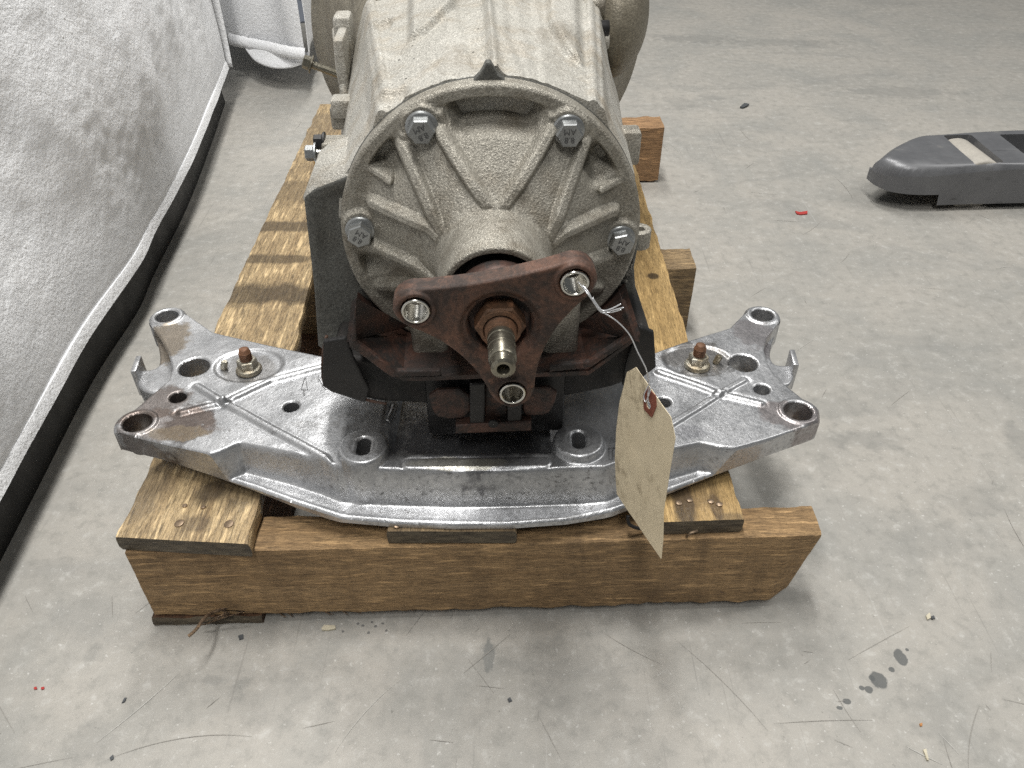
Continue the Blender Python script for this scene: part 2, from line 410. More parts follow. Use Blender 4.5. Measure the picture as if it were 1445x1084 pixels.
g = mk('floor', [(-9, -4, 0), (9, -4, 0), (9, 14, 0), (-9, 14, 0)], [(0, 1, 2, 3)], mat=t.m, smooth=False, kind='structure')

# blue grey mat far left
t = NT('mat_blue'); n1 = t.noise(12, 4)
c = t.mix(n1, (.17, .19, .235), (.225, .245, .285)); c = t.mix(t.ramp(t.voro(9), [(.09, 1.0), (.12, 0.0)]), c, (.04, .045, .055))
t.fin(c, .6)
a = Pz(405, 33, .004); b = Pz(475, 25, .004)
o = field('floor_mat', (-1.3, b.x, a.y, 4.2), .05, sd_poly([(-1.3, a.y), (a.x, a.y), (b.x, b.y), (b.x, 4.2), (-1.3, 4.2)]), lambda X, Y: X * 0 + .004, 0.0, t.m)
tag(o, 'blue grey mat with dark spots lying on the floor behind the hanging sheet', 'mat')

# ---------------------------------------------------------------- pallet
ZB, ZD = .105, .122
pal = thing('wooden_pallet', 'small rough wooden pallet of brown planks carrying the gearbox and crossmember', 'pallet', (-.03, .44, 0))
M_BEAM = m_wood('wood_beam', (.44, .285, .14), (.29, .18, .085), (.13, .08, .04), 0, .75, .5, 1, .8, None, True)
M_BEAM2 = m_wood('wood_stringer', (.40, .235, .115), (.30, .17, .08), (.15, .08, .035), 0, .65, .45, 5)
M_BEAM3 = m_wood('wood_stringer_old', (.36, .25, .13), (.22, .15, .08), (.07, .045, .025), 0, .65, .7, 9)
_l = lambda p: (p.x + .03, p.y - .44)
bl = []  # dark stains and bands of shade painted across the left plank
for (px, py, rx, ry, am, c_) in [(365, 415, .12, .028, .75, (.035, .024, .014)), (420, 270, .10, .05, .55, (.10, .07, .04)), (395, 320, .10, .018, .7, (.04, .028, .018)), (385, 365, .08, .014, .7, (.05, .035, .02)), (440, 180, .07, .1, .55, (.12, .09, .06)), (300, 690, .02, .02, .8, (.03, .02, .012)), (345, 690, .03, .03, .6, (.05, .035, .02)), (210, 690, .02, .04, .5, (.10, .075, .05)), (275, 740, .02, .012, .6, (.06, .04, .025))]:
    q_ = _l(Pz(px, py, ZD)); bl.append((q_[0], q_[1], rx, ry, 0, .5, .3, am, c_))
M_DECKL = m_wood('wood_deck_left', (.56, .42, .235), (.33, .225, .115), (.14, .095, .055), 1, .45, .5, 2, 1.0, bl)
bl = []
for (px, py, rx, ry, am, c_) in [(965, 710, .012, .05, .8, (.03, .022, .018)), (1010, 715, .006, .02, .7, (.05, .03, .02)), (1040, 735, .02, .01, .5, (.06, .045, .03)), (922, 390, .008, .008, .85, (.03, .02, .012)), (897, 440, .006, .008, .8, (.04, .025, .015)), (975, 690, .03, .03, .45, (.10, .065, .035))]:
    q_ = _l(Pz(px, py, ZD)); bl.append((q_[0], q_[1], rx, ry, 0, .4, .25, am, c_))
M_DECKR = m_wood('wood_deck_right', (.58, .40, .18), (.44, .285, .115), (.24, .15, .065), 1, .5, .3, 3, .7, bl)
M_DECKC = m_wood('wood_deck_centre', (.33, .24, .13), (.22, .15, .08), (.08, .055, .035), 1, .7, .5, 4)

def plank(name, stations, mat, parent, n_long=60, n_side=(10, 6), amp=.0009, seed=0, ragged=None):
    """stations: list of rings of four corners (fb, ft, bt, bb = front-bottom, front-top, back-top, back-bottom)"""
    st = [[Vector(c) for c in s] for s in stations]
    ts = np.linspace(0, len(st) - 1, n_long); V = []; ring = []
    per = [n_side[1], n_side[0], n_side[1], n_side[0]]
    for i, tt in enumerate(ts):
        k = min(int(tt), len(st) - 2); f = tt - k
        C = [st[k][j].lerp(st[k + 1][j], f) for j in range(4)]
        cen = (C[0] + C[1] + C[2] + C[3]) / 4
        for j in range(4):
            for m in range(per[j]):
                u = m / per[j]; p = C[j].lerp(C[(j + 1) % 4], u)
                # worn arris: the corners are pulled in a little
                e = min(u, 1 - u) * (C[(j + 1) % 4] - C[j]).length
                pull = max(0, .0022 - e) * .55
                pull *= 1 + 1.2 * mnoise.noise(p * 60 + Vector((seed, 0, 0)))
                p = p + (cen - p).normalized() * pull
                nv = mnoise.noise(p * 38 + Vector((0, seed, 0))) * amp + mnoise.noise(p * 160 + Vector((0, seed, 3))) * amp * .5
                p = p + (p - cen).normalized() * nv
                if ragged: p = p + ragged(p, j, u)
                V.append(p)
    n = sum(per); Q = []
    for i in range(n_long - 1):
        for m in range(n): Q.append((i * n + m, i * n + (m + 1) % n, (i + 1) * n + (m + 1) % n, (i + 1) * n + m))
    # end caps with a rough fan
    T = []
    for i, fl in ((0, 1), (n_long - 1, 0)):
        cc = sum((V[i * n + m] for m in range(n)), Vector()) / n; V.append(cc); ci = len(V) - 1
        inner = []
        for m in range(n):
            p = V[i * n + m].lerp(cc, .5); p = p + Vector((mnoise.noise(p * 90), mnoise.noise(p * 90 + Vector((5, 5, 5))), 0)) * amp; V.append(p); inner.append(len(V) - 1)
        for m in range(n):
            a_, b_ = i * n + m, i * n + (m + 1) % n; c_, d_ = inner[m], inner[(m + 1) % n]
            if fl: Q.append((b_, a_, c_, d_)); T.append((d_, c_, ci))
            else: Q.append((a_, b_, d_, c_)); T.append((c_, d_, ci))
    o = mk(name, [tuple(v) for v in V], Q, T, mat, parent, True)
    o.data.set_sharp_from_angle(angle=R(38))
    return o

def ring(x, yf, yb, zb, zt, yfb=None, ybb=None, xb=None):
    yfb = yf if yfb is None else yfb; ybb = yb if ybb is None else ybb; xb = x if xb is None else xb
    return [(xb, yfb, zb), (x, yf, zt), (x, yb, zt), (xb, ybb, zb)]
xl = -.333
rag = lambda p, j, u: Vector((0, 0, .0035 * mnoise.noise(Vector((p.x * 45, 1, 0))) + .0015 * mnoise.noise(Vector((p.x * 160, 1, 0))))) if p.z < .03 else Vector()
plank('stringer', [ring(xl, .435, .474, .013, ZB), ring(-.2, .438, .477, .011, ZB), ring(-.05, .443, .481, .010, ZB - .001), ring(.1, .448, .484, .010, ZB), ring(.2, .452, .487, .010, ZB),
                   ring(.245, .4535, .488, .010, ZB, .454), ring(.273, .455, .489, .018, ZB, .462, .486, .262)], M_BEAM, pal, 150, (8, 16), .0011, 1, rag)
plank('stringer', [ring(-.30, .885, .935, .0, ZB), ring(0, .895, .945, 0, ZB), ring(.2, .902, .955, 0, ZB), ring(.243, .904, .958, 0, ZB)], M_BEAM3, pal, 40, (6, 8), .002, 2)
plank('stringer', [ring(-.30, 1.365, 1.42, .0, ZB), ring(.2, 1.38, 1.435, .002, ZB), ring(.272, 1.384, 1.441, .004, ZB)], M_BEAM2, pal, 40, (6, 8), .0012, 3)
# deck planks (grain along y)
def deck(fl, fr, bl_, br, mat, seed, zt=ZD, th=None):
    a, b, c, d = (Pz(*p, zt) for p in (fl, fr, bl_, br))
    zb = ZB + .0005 if th is None else zt - th
    st = []
    for f in (0, .08, .3, .6, 1):
        L = a.lerp(c, f); Rr = b.lerp(d, f)
        st.append([(L.x, L.y, zb), (L.x, L.y, zt), (Rr.x, Rr.y, zt), (Rr.x, Rr.y, zb)])
    return plank('deck_board', st, mat, pal, 110, (14, 4), .0009, seed, lambda p, j, u: Vector((.0025 * mnoise.noise(Vector((0, p.y * 35, seed))), 0, 0)) if u == 0 or j in (0, 2) else Vector())
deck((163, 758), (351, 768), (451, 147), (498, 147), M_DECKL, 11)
deck((545, 750), (730, 750), (625, 147), (690, 147), M_DECKC, 12, ZD - .001)
deck((934, 737), (1051, 733), (840, 165), (876, 165), M_DECKR, 13)
# a strip of bottom board under the near left corner
a = Pz(218, 884, 0); b = Pz(372, 880, 0)
plank('bottom_board', [ring(a.x, a.y, a.y + .5, .0, .0115), ring(b.x, b.y, b.y + .5, 0, .0115)], m_wood('wood_bottom', (.12, .06, .03), (.08, .04, .02), (.04, .02, .012), 1, .7, .5, 6), pal, 40, (10, 3), .001, 14)
# splinter sticking out of the stringer foot
c0 = PY(303, 862, .434); 
M_SPL = m_wood('wood_splinter', (.30, .2, .12), (.12, .08, .05), (.05, .03, .02), 2, .8, .5, 7)
sp = tube('splinter', catmull([c0 + Vector((.02, .006, .002)), c0 + Vector((0, -.001, 0)), PY(288, 873, .415), PY(277, 888, .402), PY(266, 898, .396)], 6), .0015, M_SPL, pal, rs=None)
for k in range(5):
    r_ = random.Random(k)
    tube('splinter', [c0 + Vector((.004, .001, 0)), c0 + Vector((r_.uniform(.01, .03), -.003, r_.uniform(-.001, .004))), c0 + Vector((r_.uniform(-.014, -.004), -.008, r_.uniform(-.012, -.002)))], .0006, M_SPL, pal, n=5)
# fibres torn along the lower arris of the front stringer
for k, px in enumerate([392, 405, 452, 478, 492, 520, 566, 600, 655, 700, 742, 790, 850, 905, 955, 1010, 1060]):
    r_ = random.Random(k + 50); p = PY(px, 866 - (px - 400) * .055, .441 + (px - 400) * .00002)
    L_ = r_.uniform(.004, .013)
    tube('splinter', [p + Vector((0, .001, .003)), p + Vector((L_ * .6, -.0015, -.001)), p + Vector((L_, -.003, -.003 * r_.random()))], .0006, M_SPL, pal, n=5, rs=[.0009, .0006, .0002])
def nail(px, py, r=.0030, z=ZD):
    p = Pz(px, py, z); T = Matrix.Translation((p.x, p.y, z)) @ Matrix.Rotation(R(random.uniform(-9, 9)), 4, 'X') @ Matrix.Rotation(R(random.uniform(-9, 9)), 4, 'Y')
    lathe('nail', [(r * .6, -.002), (r, -.0002), (r, .0008), (r * .75, .0013), (0, .0014)], 18, M_NAIL, pal, T)
for p in [(253, 739, .0042), (323, 740, .0042), (261, 714, .0022), (287, 716, .0022), (973, 706), (1003, 708), (958, 710), (1015, 712), (560, 742), (700, 742)]: nail(*p)
tube('nail', [PY(969, 757, .452), PY(975, 752, .449), PY(984, 749, .452)], .0012, M_NAIL, pal)
tube('nail', catmull([PY(886, 728, .458), PY(888, 740, .455), PY(903, 746, .455), PY(915, 744, .458)], 5), .0016, M_BLACK, pal)

# ---------------------------------------------------------------- crossmember
ZT = .165
crs = thing('crossmember', 'silver cast aluminium crossmember with winged ends lying across the front of the pallet', 'crossmember', (-.04, .55, ZD))
t = NT('cast_aluminium')
a = t.noise(16, 5, .65); b = t.noise(90, 5, .7); c = t.noise(520, 3, .7); d = t.noise(5, 3)
col = t.mix(t.ramp(a, [(.32, 0.0), (.68, 1.0)]), (.60, .605, .62), (.34, .345, .355))
col = t.mix(t.math('MULTIPLY', t.ramp(b, [(.56, 0.0), (.68, 1.0)]), .38), col, (.22, .22, .225))
col = t.mix(t.math('MULTIPLY', t.ramp(b, [(.30, 1.0), (.42, 0.0)]), .5), col, (.68, .68, .69))
col = t.mix(t.math('MULTIPLY', t.ramp(c, [(.66, 0.0), (.74, 1.0)]), .55), col, (.10, .095, .09))
def _c2(px, py): p = Pz(px, py, ZT); return p.x + .04, p.y - .55
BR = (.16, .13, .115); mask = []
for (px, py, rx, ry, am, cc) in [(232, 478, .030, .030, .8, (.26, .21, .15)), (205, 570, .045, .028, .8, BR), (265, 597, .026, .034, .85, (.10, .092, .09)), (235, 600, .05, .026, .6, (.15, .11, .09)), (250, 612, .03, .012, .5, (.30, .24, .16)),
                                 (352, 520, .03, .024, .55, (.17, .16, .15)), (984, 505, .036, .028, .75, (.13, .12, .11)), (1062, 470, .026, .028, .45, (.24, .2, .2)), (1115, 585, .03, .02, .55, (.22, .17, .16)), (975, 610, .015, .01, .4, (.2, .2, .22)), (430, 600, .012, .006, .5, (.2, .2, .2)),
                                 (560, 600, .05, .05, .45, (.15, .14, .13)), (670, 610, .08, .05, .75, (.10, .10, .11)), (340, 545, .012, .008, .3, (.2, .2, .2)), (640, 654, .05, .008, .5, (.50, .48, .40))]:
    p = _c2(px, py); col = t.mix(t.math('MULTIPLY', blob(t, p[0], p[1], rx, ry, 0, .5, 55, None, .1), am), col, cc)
fl = t.noise(260, 4, .75); fg = t.noise(24, 3, .6, t.map((1, 1, 1), loc=(3, 3, 3)))
col = t.mix(t.math('MULTIPLY', t.math('MULTIPLY', t.ramp(fl, [(.55, 0.0), (.64, 1.0)]), t.ramp(fg, [(.40, .25), (.6, 1.0)])), .75), col, (.13, .125, .12))
col = t.mix(t.math('MULTIPLY', t.ramp(fl, [(.30, 1.0), (.40, 0.0)]), .5), col, (.72, .72, .73))
rg = t.ramp(fl, [(.3, .27), (.7, .50)])
nb = t.bump(c, .0003, .5, t.bump(b, .0009, .5, t.bump(t.noise(35, 3), .0018, .35)))
M_ALU = t.fin(col, rg, .84, nb)

# outlines: outer foot (with lip) and the crease of the top plane
def arcpts(c, r, a0, a1, n=8): return [(c[0] + r * math.cos(R(a0 + (a1 - a0) * k / n)), c[1] + r * math.sin(R(a0 + (a1 - a0) * k / n))) for k in range(n + 1)]
UL = tuple(Pz(236, 447, ZT)[:2]); LL = tuple(Pz(194, 597, ZT)[:2]); UR = tuple(Pz(1076, 445, ZT)[:2]); LR = tuple(Pz(1126, 581, ZT)[:2])
top_back = pl([(300, 468), (380, 487), (455, 503), (560, 512), (800, 512), (925, 497), (960, 484), (1030, 462)], ZT)
left_side = pl([(228, 480), (238, 500), (243, 520), (238, 536), (220, 552)], ZT)
right_side = pl([(1083, 475), (1078, 492), (1083, 510), (1093, 528), (1108, 542)], ZT)
foot = ([tuple(Pz(180, 634, .142)[:2]), tuple(Pz(240, 652, .142)[:2]), tuple(Pz(300, 671, .137)[:2]), tuple(Pz(360, 693, .131)[:2]), tuple(Pz(416, 714, .1275)[:2]), tuple(Pz(480, 734, .1245)[:2]), tuple(Pz(560, 742, .1235)[:2]), tuple(Pz(640, 745, .1235)[:2]),
         tuple(Pz(720, 744, .1235)[:2]), tuple(Pz(800, 738, .1235)[:2]), tuple(Pz(865, 726, .125)[:2]), tuple(Pz(940, 700, .128)[:2]), tuple(Pz(1010, 672, .134)[:2]), tuple(Pz(1070, 650, .14)[:2]), tuple(Pz(1134, 624, .142)[:2])])
outer = arcpts(UL, .019, 20, 215, 10) + left_side + arcpts(LL, .021, 120, 215, 7) + [(foot[0][0] - .004, foot[0][1] - .001)] + foot[1:-1] + [(foot[-1][0] + .003, foot[-1][1])] + arcpts(LR, .021, -35, 62, 7) + right_side[::-1] + arcpts(UR, .019, -35, 165, 10) + top_back[::-1]
sd_out = sd_poly(outer)
crease = pl([(150, 560), (150, 640), (225, 640), (293, 648), (314, 642), (338, 631), (400, 643), (452, 656), (474, 664), (540, 668), (640, 671), (720, 670), (858, 665), (880, 657), (950, 639), (990, 630), (1020, 636), (1045, 637), (1100, 622), (1165, 606), (1165, 560)], ZT)
crease = [(-.5, .6)] + [(x, y) for x, y in crease] + [(.5, .6), (.5, .9), (-.5, .9)]
sd_cr = sd_poly(crease)
holes = []
def hole(px, py, r, z=ZT): p = Pz(px, py, z); holes.append((p.x, p.y, r)); return p
hole(236, 447, .0118); hole(194, 597, .0130); hole(1076, 445, .0118); hole(1126, 581, .0130)
hole(274, 518, .0148); hole(1049, 512, .0138); hole(251, 560, .0078); hole(1075, 549, .0078); hole(411, 574, .0072); hole(936, 567, .0072)
slots = []
BOSS = [Pz(512, 625, .176), Pz(817, 616, .176)]
for p in BOSS: slots.append(((p.x, p.y - .0048), (p.x, p.y + .0048), .0060))
def sd_body(X, Y):
    d = sd_out(X, Y)
    for x, y, r in holes: d = np.maximum(d, r - np.hypot(X - x, Y - y))
    for a_, b_, r in slots: d = np.maximum(d, r - seg_d(X, Y, a_, b_))
    return d
ribs = [[(278, 545), (316, 568)], [(316, 568), (395, 612), (458, 646), (466, 660), (470, 690), (471, 706)], [(256, 582), (316, 568), (382, 537), (456, 518)],
        [(1049, 537), (1016, 556), (951, 597), (930, 612)], [(1073, 570), (1016, 556), (930, 525)]]
ribs = [pl(r, ZT) for r in ribs]
strip = pl([(578, 655), (768, 653)], ZT)
arrow = pl([(431, 534), (425, 549), (432, 549)], ZT)
def lipz(X): 
    u = np.abs(X + .04); return .1275 + np.where(u > .10, (u - .10) * .083, 0)
def top_body(X, Y):
    z = np.full(X.shape, ZT)
    dc = sd_cr(X, Y)
    # gentle crown and sag so the casting is not dead flat
    z += vnoise(X, Y, 22, 3) * .0012 + vnoise(X, Y, 70, 4) * .0004
    # recess under the mount
    cx0 = (BOSS[0].x + BOSS[1].x) / 2
    rx = np.maximum(np.abs(X - cx0) - .070, 0); ry = np.maximum(np.abs(Y - .565) - .058, 0)
    z -= .016 * (1 - sst(-.002, .014, np.hypot(rx, ry)))
    # round pads around the studs
    for (sx, sy) in ((351, 515), (984, 508)):
        p = Pz(sx, sy, ZT); dd = np.hypot((X - p.x) * .75, Y - p.y); z -= .0022 * (1 - sst(.023, .027, dd))
    # ribs: raised bead with a shallow moat at each side
    for r in ribs:
        dd = np.full(X.shape, 1e9)
        for a_, b_ in zip(r[:-1], r[1:]): dd = np.minimum(dd, seg_d(X, Y, a_, b_))
        z += .0026 * (1 - sst(.0016, .0044, dd)) - .0006 * np.exp(-((dd - .0058) / .0016) ** 2)
    dd = seg_d(X, Y, *strip); z += .0009 * (1 - sst(.0048, .0060, dd)) - .0006 * np.exp(-((dd - .0068) / .001) ** 2)
    # raised rims of the holes
    for x, y, r in holes[:4]:
        dd = np.hypot(X - x, Y - y); z += .0016 * (1 - sst(r + .004, r + .0055, dd))
    # wall down to the lip
    w = sst(-.0070, .0035, dc)
    z = z * (1 - w) + lipz(X) * w
    # small draft lip bead
    z += np.where((dc > .003) & (np.abs(X + .04) < .27), .0010 * np.exp(-((-sd_out(X, Y) - .0030) / .0018) ** 2) * sst(.003, .006, dc), 0)
    # the tips have a straight edge wall instead of a lip
    # bosses on top of everything
    for p in BOSS:
        dd = np.hypot(X - p.x, Y - p.y)
        cone = .1728 - .0006 * sst(.0200, .0212, dd) - .0080 * sst(.0210, .0236, dd) - np.where(dd > .0236, (dd - .0236) * 9.0, 0)
        cone -= .0005 * (1 - sst(.0112, .0118, dd))
        z = smax(z, cone, .0025)
        z = np.where(dd < .0205, cone, z)
    return z
def bot_body(X, Y):
    u = np.abs(X + .04); fr = Y < .60
    return np.where(u > .27, .1425, np.minimum(.1425, .1215 + np.maximum(0, u - .12) * .14))
field('casting', (-.41, .34, .43, .76), .00105, sd_body, top_body, bot_body, M_ALU, crs, rnd=.0016)
# dark inner lining tubes so that holes read as drilled through
for x, y, r in holes: lathe('bore', [(r, -.028), (r + .0004, -.001)], 32, M_ALU, crs, Matrix.Translation((x, y, ZT)))

def hooks(sgn, P, nm):
    zt = .150
    body = smooth_poly([tuple(Pz(*p, zt)[:2]) for p in P], 2)
    xs = [p[0] for p in body]; ys = [p[1] for p in body]
    field('hook_arm', (min(xs) - .002, max(xs) + .002, min(ys) - .002, max(ys) + .002), .0012, sd_poly(body), lambda X, Y: X * 0 + zt + vnoise(X, Y, 40, 2) * .001, .130, M_ALU, crs, rnd=.0025, back=True)
hooks(-1, [(214, 462), (222, 482), (226, 505), (222, 519), (204, 522), (191, 520), (191, 541), (205, 553), (230, 552), (246, 540), (246, 520), (238, 478)], 'l')
hooks(1, [(1098, 462), (1090, 482), (1086, 500), (1092, 514), (1108, 515), (1120, 514), (1122, 532), (1112, 545), (1092, 542), (1074, 532), (1076, 500), (1078, 470)], 'r')
for (px, py, rz) in ((197, 527, 8), (1117, 518, -6)):
    p = Pz(px, py, .150); box('hook_tab', (p.x, p.y, .147), (.0055, .026, .032), M_ALU, crs, bev=.0012, rot=Matrix.Rotation(R(rz), 4, 'Z'))
# webs that carry the upper lobes down to the arms
for (x, y) in (UL, UR):
    lathe('lug', [(.0195, -.03), (.0195, -.004)], 36, M_ALU, crs, Matrix.Translation((x, y, ZT)))
# studs with flange nuts
def hexprof(bm, r, h0, h1, ch=.0008):
    A = []
    for (rr, h) in ((r, h0), (r, h1 - ch), (r * .9, h1)):
        A.append([bm.verts.new((rr * math.cos(R(60 * k)), rr * math.sin(R(60 * k)), h)) for k in range(6)])
    for P_, Q_ in zip(A[:-1], A[1:]):
        for k in range(6): bm.faces.new((P_[k], P_[(k + 1) % 6], Q_[(k + 1) % 6], Q_[k]))
    bm.faces.new(A[-1])
M_NUT = m_rust('worn_nut', (.42, .40, .34), (.26, .22, .16), (.30, .24, .15), .8, .42)
for (px, py, rot) in ((351, 520, 15), (984, 514, 40)):
    p = Pz(px, py, ZT); T = Matrix.Translation((p.x, p.y, ZT - .001)) @ Matrix.Rotation(R(rot), 4, 'Z')
    lathe('flange_washer', [(.0125, -.001), (.0128, .0005), (.0115, .0028), (.0085, .0042)], 36, M_NUT, crs, T)
    bm = bmesh.new(); hexprof(bm, .0098, .002, .0125); from_bm('nut', bm, M_NUT, crs, False, T)
    prof = [(.0058, .010)]
    for k in range(10): prof += [(.0060, .0105 + k * .00115), (.0052, .0111 + k * .00115)]
    prof += [(.0048, .0245), (.0030, .0255), (0, .0255)]
    lathe('stud', prof, 24, M_RUSTN, crs, T, sharp=60)
for (px, py) in ((316, 518), (1011, 510)):
    p = Pz(px, py, ZT); lathe('pin', [(.0034, -.002), (.0034, .006), (.0024, .0075), (0, .0075)], 16, M_NUT, crs, Matrix.Translation((p.x, p.y, ZT)) @ Matrix.Rotation(R(18), 4, 'Y'))
def mark_line(pts, r=.0003, name='marking'):
    tube(name, [Pz(x, y, ZT + .0004) for x, y in pts], r, M_MARK_SHADE, crs, n=5)
mark_line([(430, 533), (425, 550), (434, 550), (431, 533)]); mark_line([(428, 550), (428, 559)]); mark_line([(430, 559), (430, 550)])
# outlined cast letters beside the right boss, half hidden by the tag
mark_line([(859, 632.5), (860, 649), (864, 649), (865, 633)]); mark_line([(858, 632.2), (871, 632.2), (884, 632)]); mark_line([(866, 641), (872, 650), (884, 650)]); mark_line([(869, 634), (874, 644), (884, 644)])
mark_line([(449, 530), (449, 539), (454, 531)]); mark_line([(450, 535), (456, 546), (460, 550)])
# little web next to each boss
for pts in ([(556, 573), (553, 583), (546, 597)], [(818, 570), (818, 588)]):
    p = [Pz(x, y, ZT - .006) for x, y in pts]; tube('web', catmull(p, 4), .0035, M_ALU, crs)

# ---------------------------------------------------------------- gearbox
YC, ZC = .57, .3445
gb = thing('gearbox', 'dirty cast metal gearbox with ribbed round end cover and rusty three arm flange', 'gearbox', (-.0165, YC, ZD), R(3.0))
GM = Matrix.Translation((-.0165, YC, ZC)) @ Matrix.Rotation(R(3.0), 4, 'Z')
GI = GM.inverted()
FR = GM @ Matrix.Rotation(R(90), 4, 'X')   # lathe z -> local -v (towards the camera)
def gl(px, py, Y): p = GI @ PY(px, py, Y); return p
def uw(px, py, Y): p = gl(px, py, Y); return (p.x, p.z)

# rear cover as a polar height map; h is measured towards the camera
RM, RR = .0386, .1175
prof = [(.0345, .096), (.0345, .1015), (.0352, .1030), (.0386, .1030), (.0398, .1015), (.0412, .088), (.0422, .066), (.0445, .0575), (.052, .0500), (.070, .0350), (.088, .0205), (.098, .0142), (.1015, .0128), (.1045, .0124), (.1075, .0126), (.1090, .0130), (.1150, .0130), (.1168, .0118), (.1175, .0095), (.1175, -.004)]
rr = np.array([p[0] for p in prof]); hh = np.array([p[1] for p in prof])
L = np.concatenate([[0], np.cumsum(np.hypot(np.diff(rr), np.diff(hh)))])
tt = np.linspace(0, L[-1], 210); rs_ = np.interp(tt, L, rr); hs_ = np.interp(tt, L, hh)
NA = 960; ang = np.linspace(0, 2 * np.pi, NA, endpoint=False)
RRm, AA = np.meshgrid(rs_, ang, indexing='ij'); HH = np.repeat(hs_[:, None], NA, 1)
BA = [-2.5, 56.5, 118.5, 175.0, 236, 296]; BRAD = .1015
Bc = [(BRAD * math.cos(R(a)), BRAD * math.sin(R(a))) for a in BA]
U = RRm * np.cos(AA); Wd = RRm * np.sin(AA)
body_m = RRm > .0425
def hrib(r):   # height of the rib crest as a function of radius
    return np.interp(r, [.040, .0435, .047, .060, .100, .110], [.055, .0555, .0570, .0515, .0205, .0135])
crest = np.full(HH.shape, -1.0)
def addrib(a_, b_, wd=.0042, hk=0.0):
    global crest
    dd = seg_d(U, Wd, a_, b_)
    crest = np.maximum(crest, hrib(RRm) + hk - (np.maximum(dd - wd * .45, 0) / wd) ** 2 * .0085)
Cv = lambda px, py, Y: uw(px, py, Y)
addrib(Cv(622, 182, .555), Cv(694, 300, .512)); addrib(Cv(778, 182, .555), Cv(706, 300, .512))
addrib(Cv(568, 205, .552), Cv(634, 345, .515)); addrib(Cv(828, 205, .552), Cv(770, 348, .515))
addrib(Cv(523, 287, .545), Cv(602, 318, .520), .0036); addrib(Cv(602, 318, .520), Cv(630, 345, .512), .0036)
addrib(Cv(518, 342, .548), Cv(585, 372, .522), .0036); addrib(Cv(585, 372, .522), Cv(612, 398, .512), .0036)
addrib(Cv(872, 307, .545), Cv(800, 330, .522), .0036); addrib(Cv(800, 330, .522), Cv(778, 352, .512), .0036)
addrib(Cv(862, 366, .548), Cv(800, 385, .522), .0036)
addrib(Cv(511, 231, .557), Cv(548, 254, .545), .0028, -.003); addrib(Cv(895, 258, .557), Cv(852, 274, .545), .0028, -.003)
for a in (205, 236, 265, 300, 330): addrib((.043 * math.cos(R(a)), .043 * math.sin(R(a))), (.102 * math.cos(R(a)), .102 * math.sin(R(a))))
for k, (bx, by) in enumerate(Bc):
    dd = np.hypot(U - bx, Wd - by)
    crest = np.maximum(crest, .0165 - np.maximum(dd - .0140, 0) * 2.2)
    # walls from the boss inwards
    if k in (1, 2):
        a = math.atan2(by, bx)
        for s_ in (-1, 1):
            o1 = (bx + .0155 * math.cos(a + s_ * R(88)), by + .0155 * math.sin(a + s_ * R(88)))
            crest = np.maximum(crest, .0175 - (np.maximum(seg_d(U, Wd, o1, (o1[0] * .86, o1[1] * .86)) - .001, 0) / .003) ** 2 * .009)
# pocket at the top between the two upper bosses, and the side pockets
for (a0, a1, dep) in ((67, 108, .019), (130, 149, .015), (27, 45, .015), (186, 200, .008), (-14, -30, .0)):
    c_ = R((a0 + a1) / 2); hw = R((a1 - a0) / 2)
    da = np.abs((AA - c_ + np.pi) % (2 * np.pi) - np.pi)
    m_ = (1 - sst(hw - .12, hw, da)) * sst(.083, .094, RRm) * (1 - sst(.1045, .1085, RRm)); HH = HH - dep * m_
Hn = np.where(RRm < .1150, smax(HH, np.where(body_m, crest, -1), .0042), HH)
# plus slight unevenness of the casting
Hn += np.where(body_m, vnoise(U, Wd, 30, 6) * .0016 + vnoise(U, Wd, 120, 7) * .0004, 0)
V = np.stack([U.ravel(), -Hn.ravel(), Wd.ravel()], -1)
nr = len(rs_); I = np.arange(nr * NA).reshape(nr, NA); J = np.roll(I, -1, 1)
Q = np.stack([I[:-1], I[1:], J[1:], J[:-1]], -1).reshape(-1, 4)
mk('end_cover', V, Q, None, M_COVER, gb, True, GM)
lathe('oil_seal', [(.0346, .099), (.0346, .086), (.031, .085), (.024, .083), (.0235, .07), (0, .07)], 64, M_SEAL, gb, FR)

# bolts
def text_mesh(name, s, size, mat, parent, M, depth=.0003):
    c = bpy.data.curves.new(name, 'FONT'); c.body = s; c.size = size; c.align_x = 'CENTER'; c.align_y = 'CENTER'; c.extrude = depth; c.resolution_u = 2
    o = bpy.data.objects.new(name, c); COL.objects.link(o)
    me = bpy.data.meshes.new_from_object(o.evaluated_get(bpy.context.evaluated_depsgraph_get()))
    bpy.data.objects.remove(o); bpy.data.curves.remove(c)
    me.transform(parent.matrix_basis.inverted() @ M); me.materials.append(mat)
    o = bpy.data.objects.new(name, me); COL.objects.link(o); return o
def hexbolt(parent, M, r=.0105, washer=.0118, rot=0, txt=True, h=.0085, trot=0):
    b = lathe('bolt', [(washer, .0), (washer, .0018), (washer - .0008, .0026), (r * .95, .0030), (0, .0030)], 40, M_ZINC, parent, M)
    bm = bmesh.new()
    hexprof(bm, r * .93, .0028, h + .003, .0009)
    hd = from_bm('bolt_head', bm, M_ZINC, None, False, Matrix.Identity(4)); 
    hd.data.transform(parent.matrix_basis.inverted() @ M @ Matrix.Rotation(R(rot), 4, 'Z')); hd.parent = b
    if txt:
        for s_, dy in (('8.8', .0030), ('AM', -.0030)):
            tm = text_mesh('marking', s_, .0062, M_MARK_SHADE, parent, M @ Matrix.Rotation(R(trot), 4, 'Z') @ Matrix.Translation((0, dy, h + .00302)), .00035); tm.parent = b
for k, (bx, by) in enumerate(Bc):
    hexbolt(gb, FR @ Matrix.Translation((bx, by, .0165)), rot=[12, 0, 0, 18, 20, 40][k], trot=[160, 180, 205, 145, 0, 0][k])

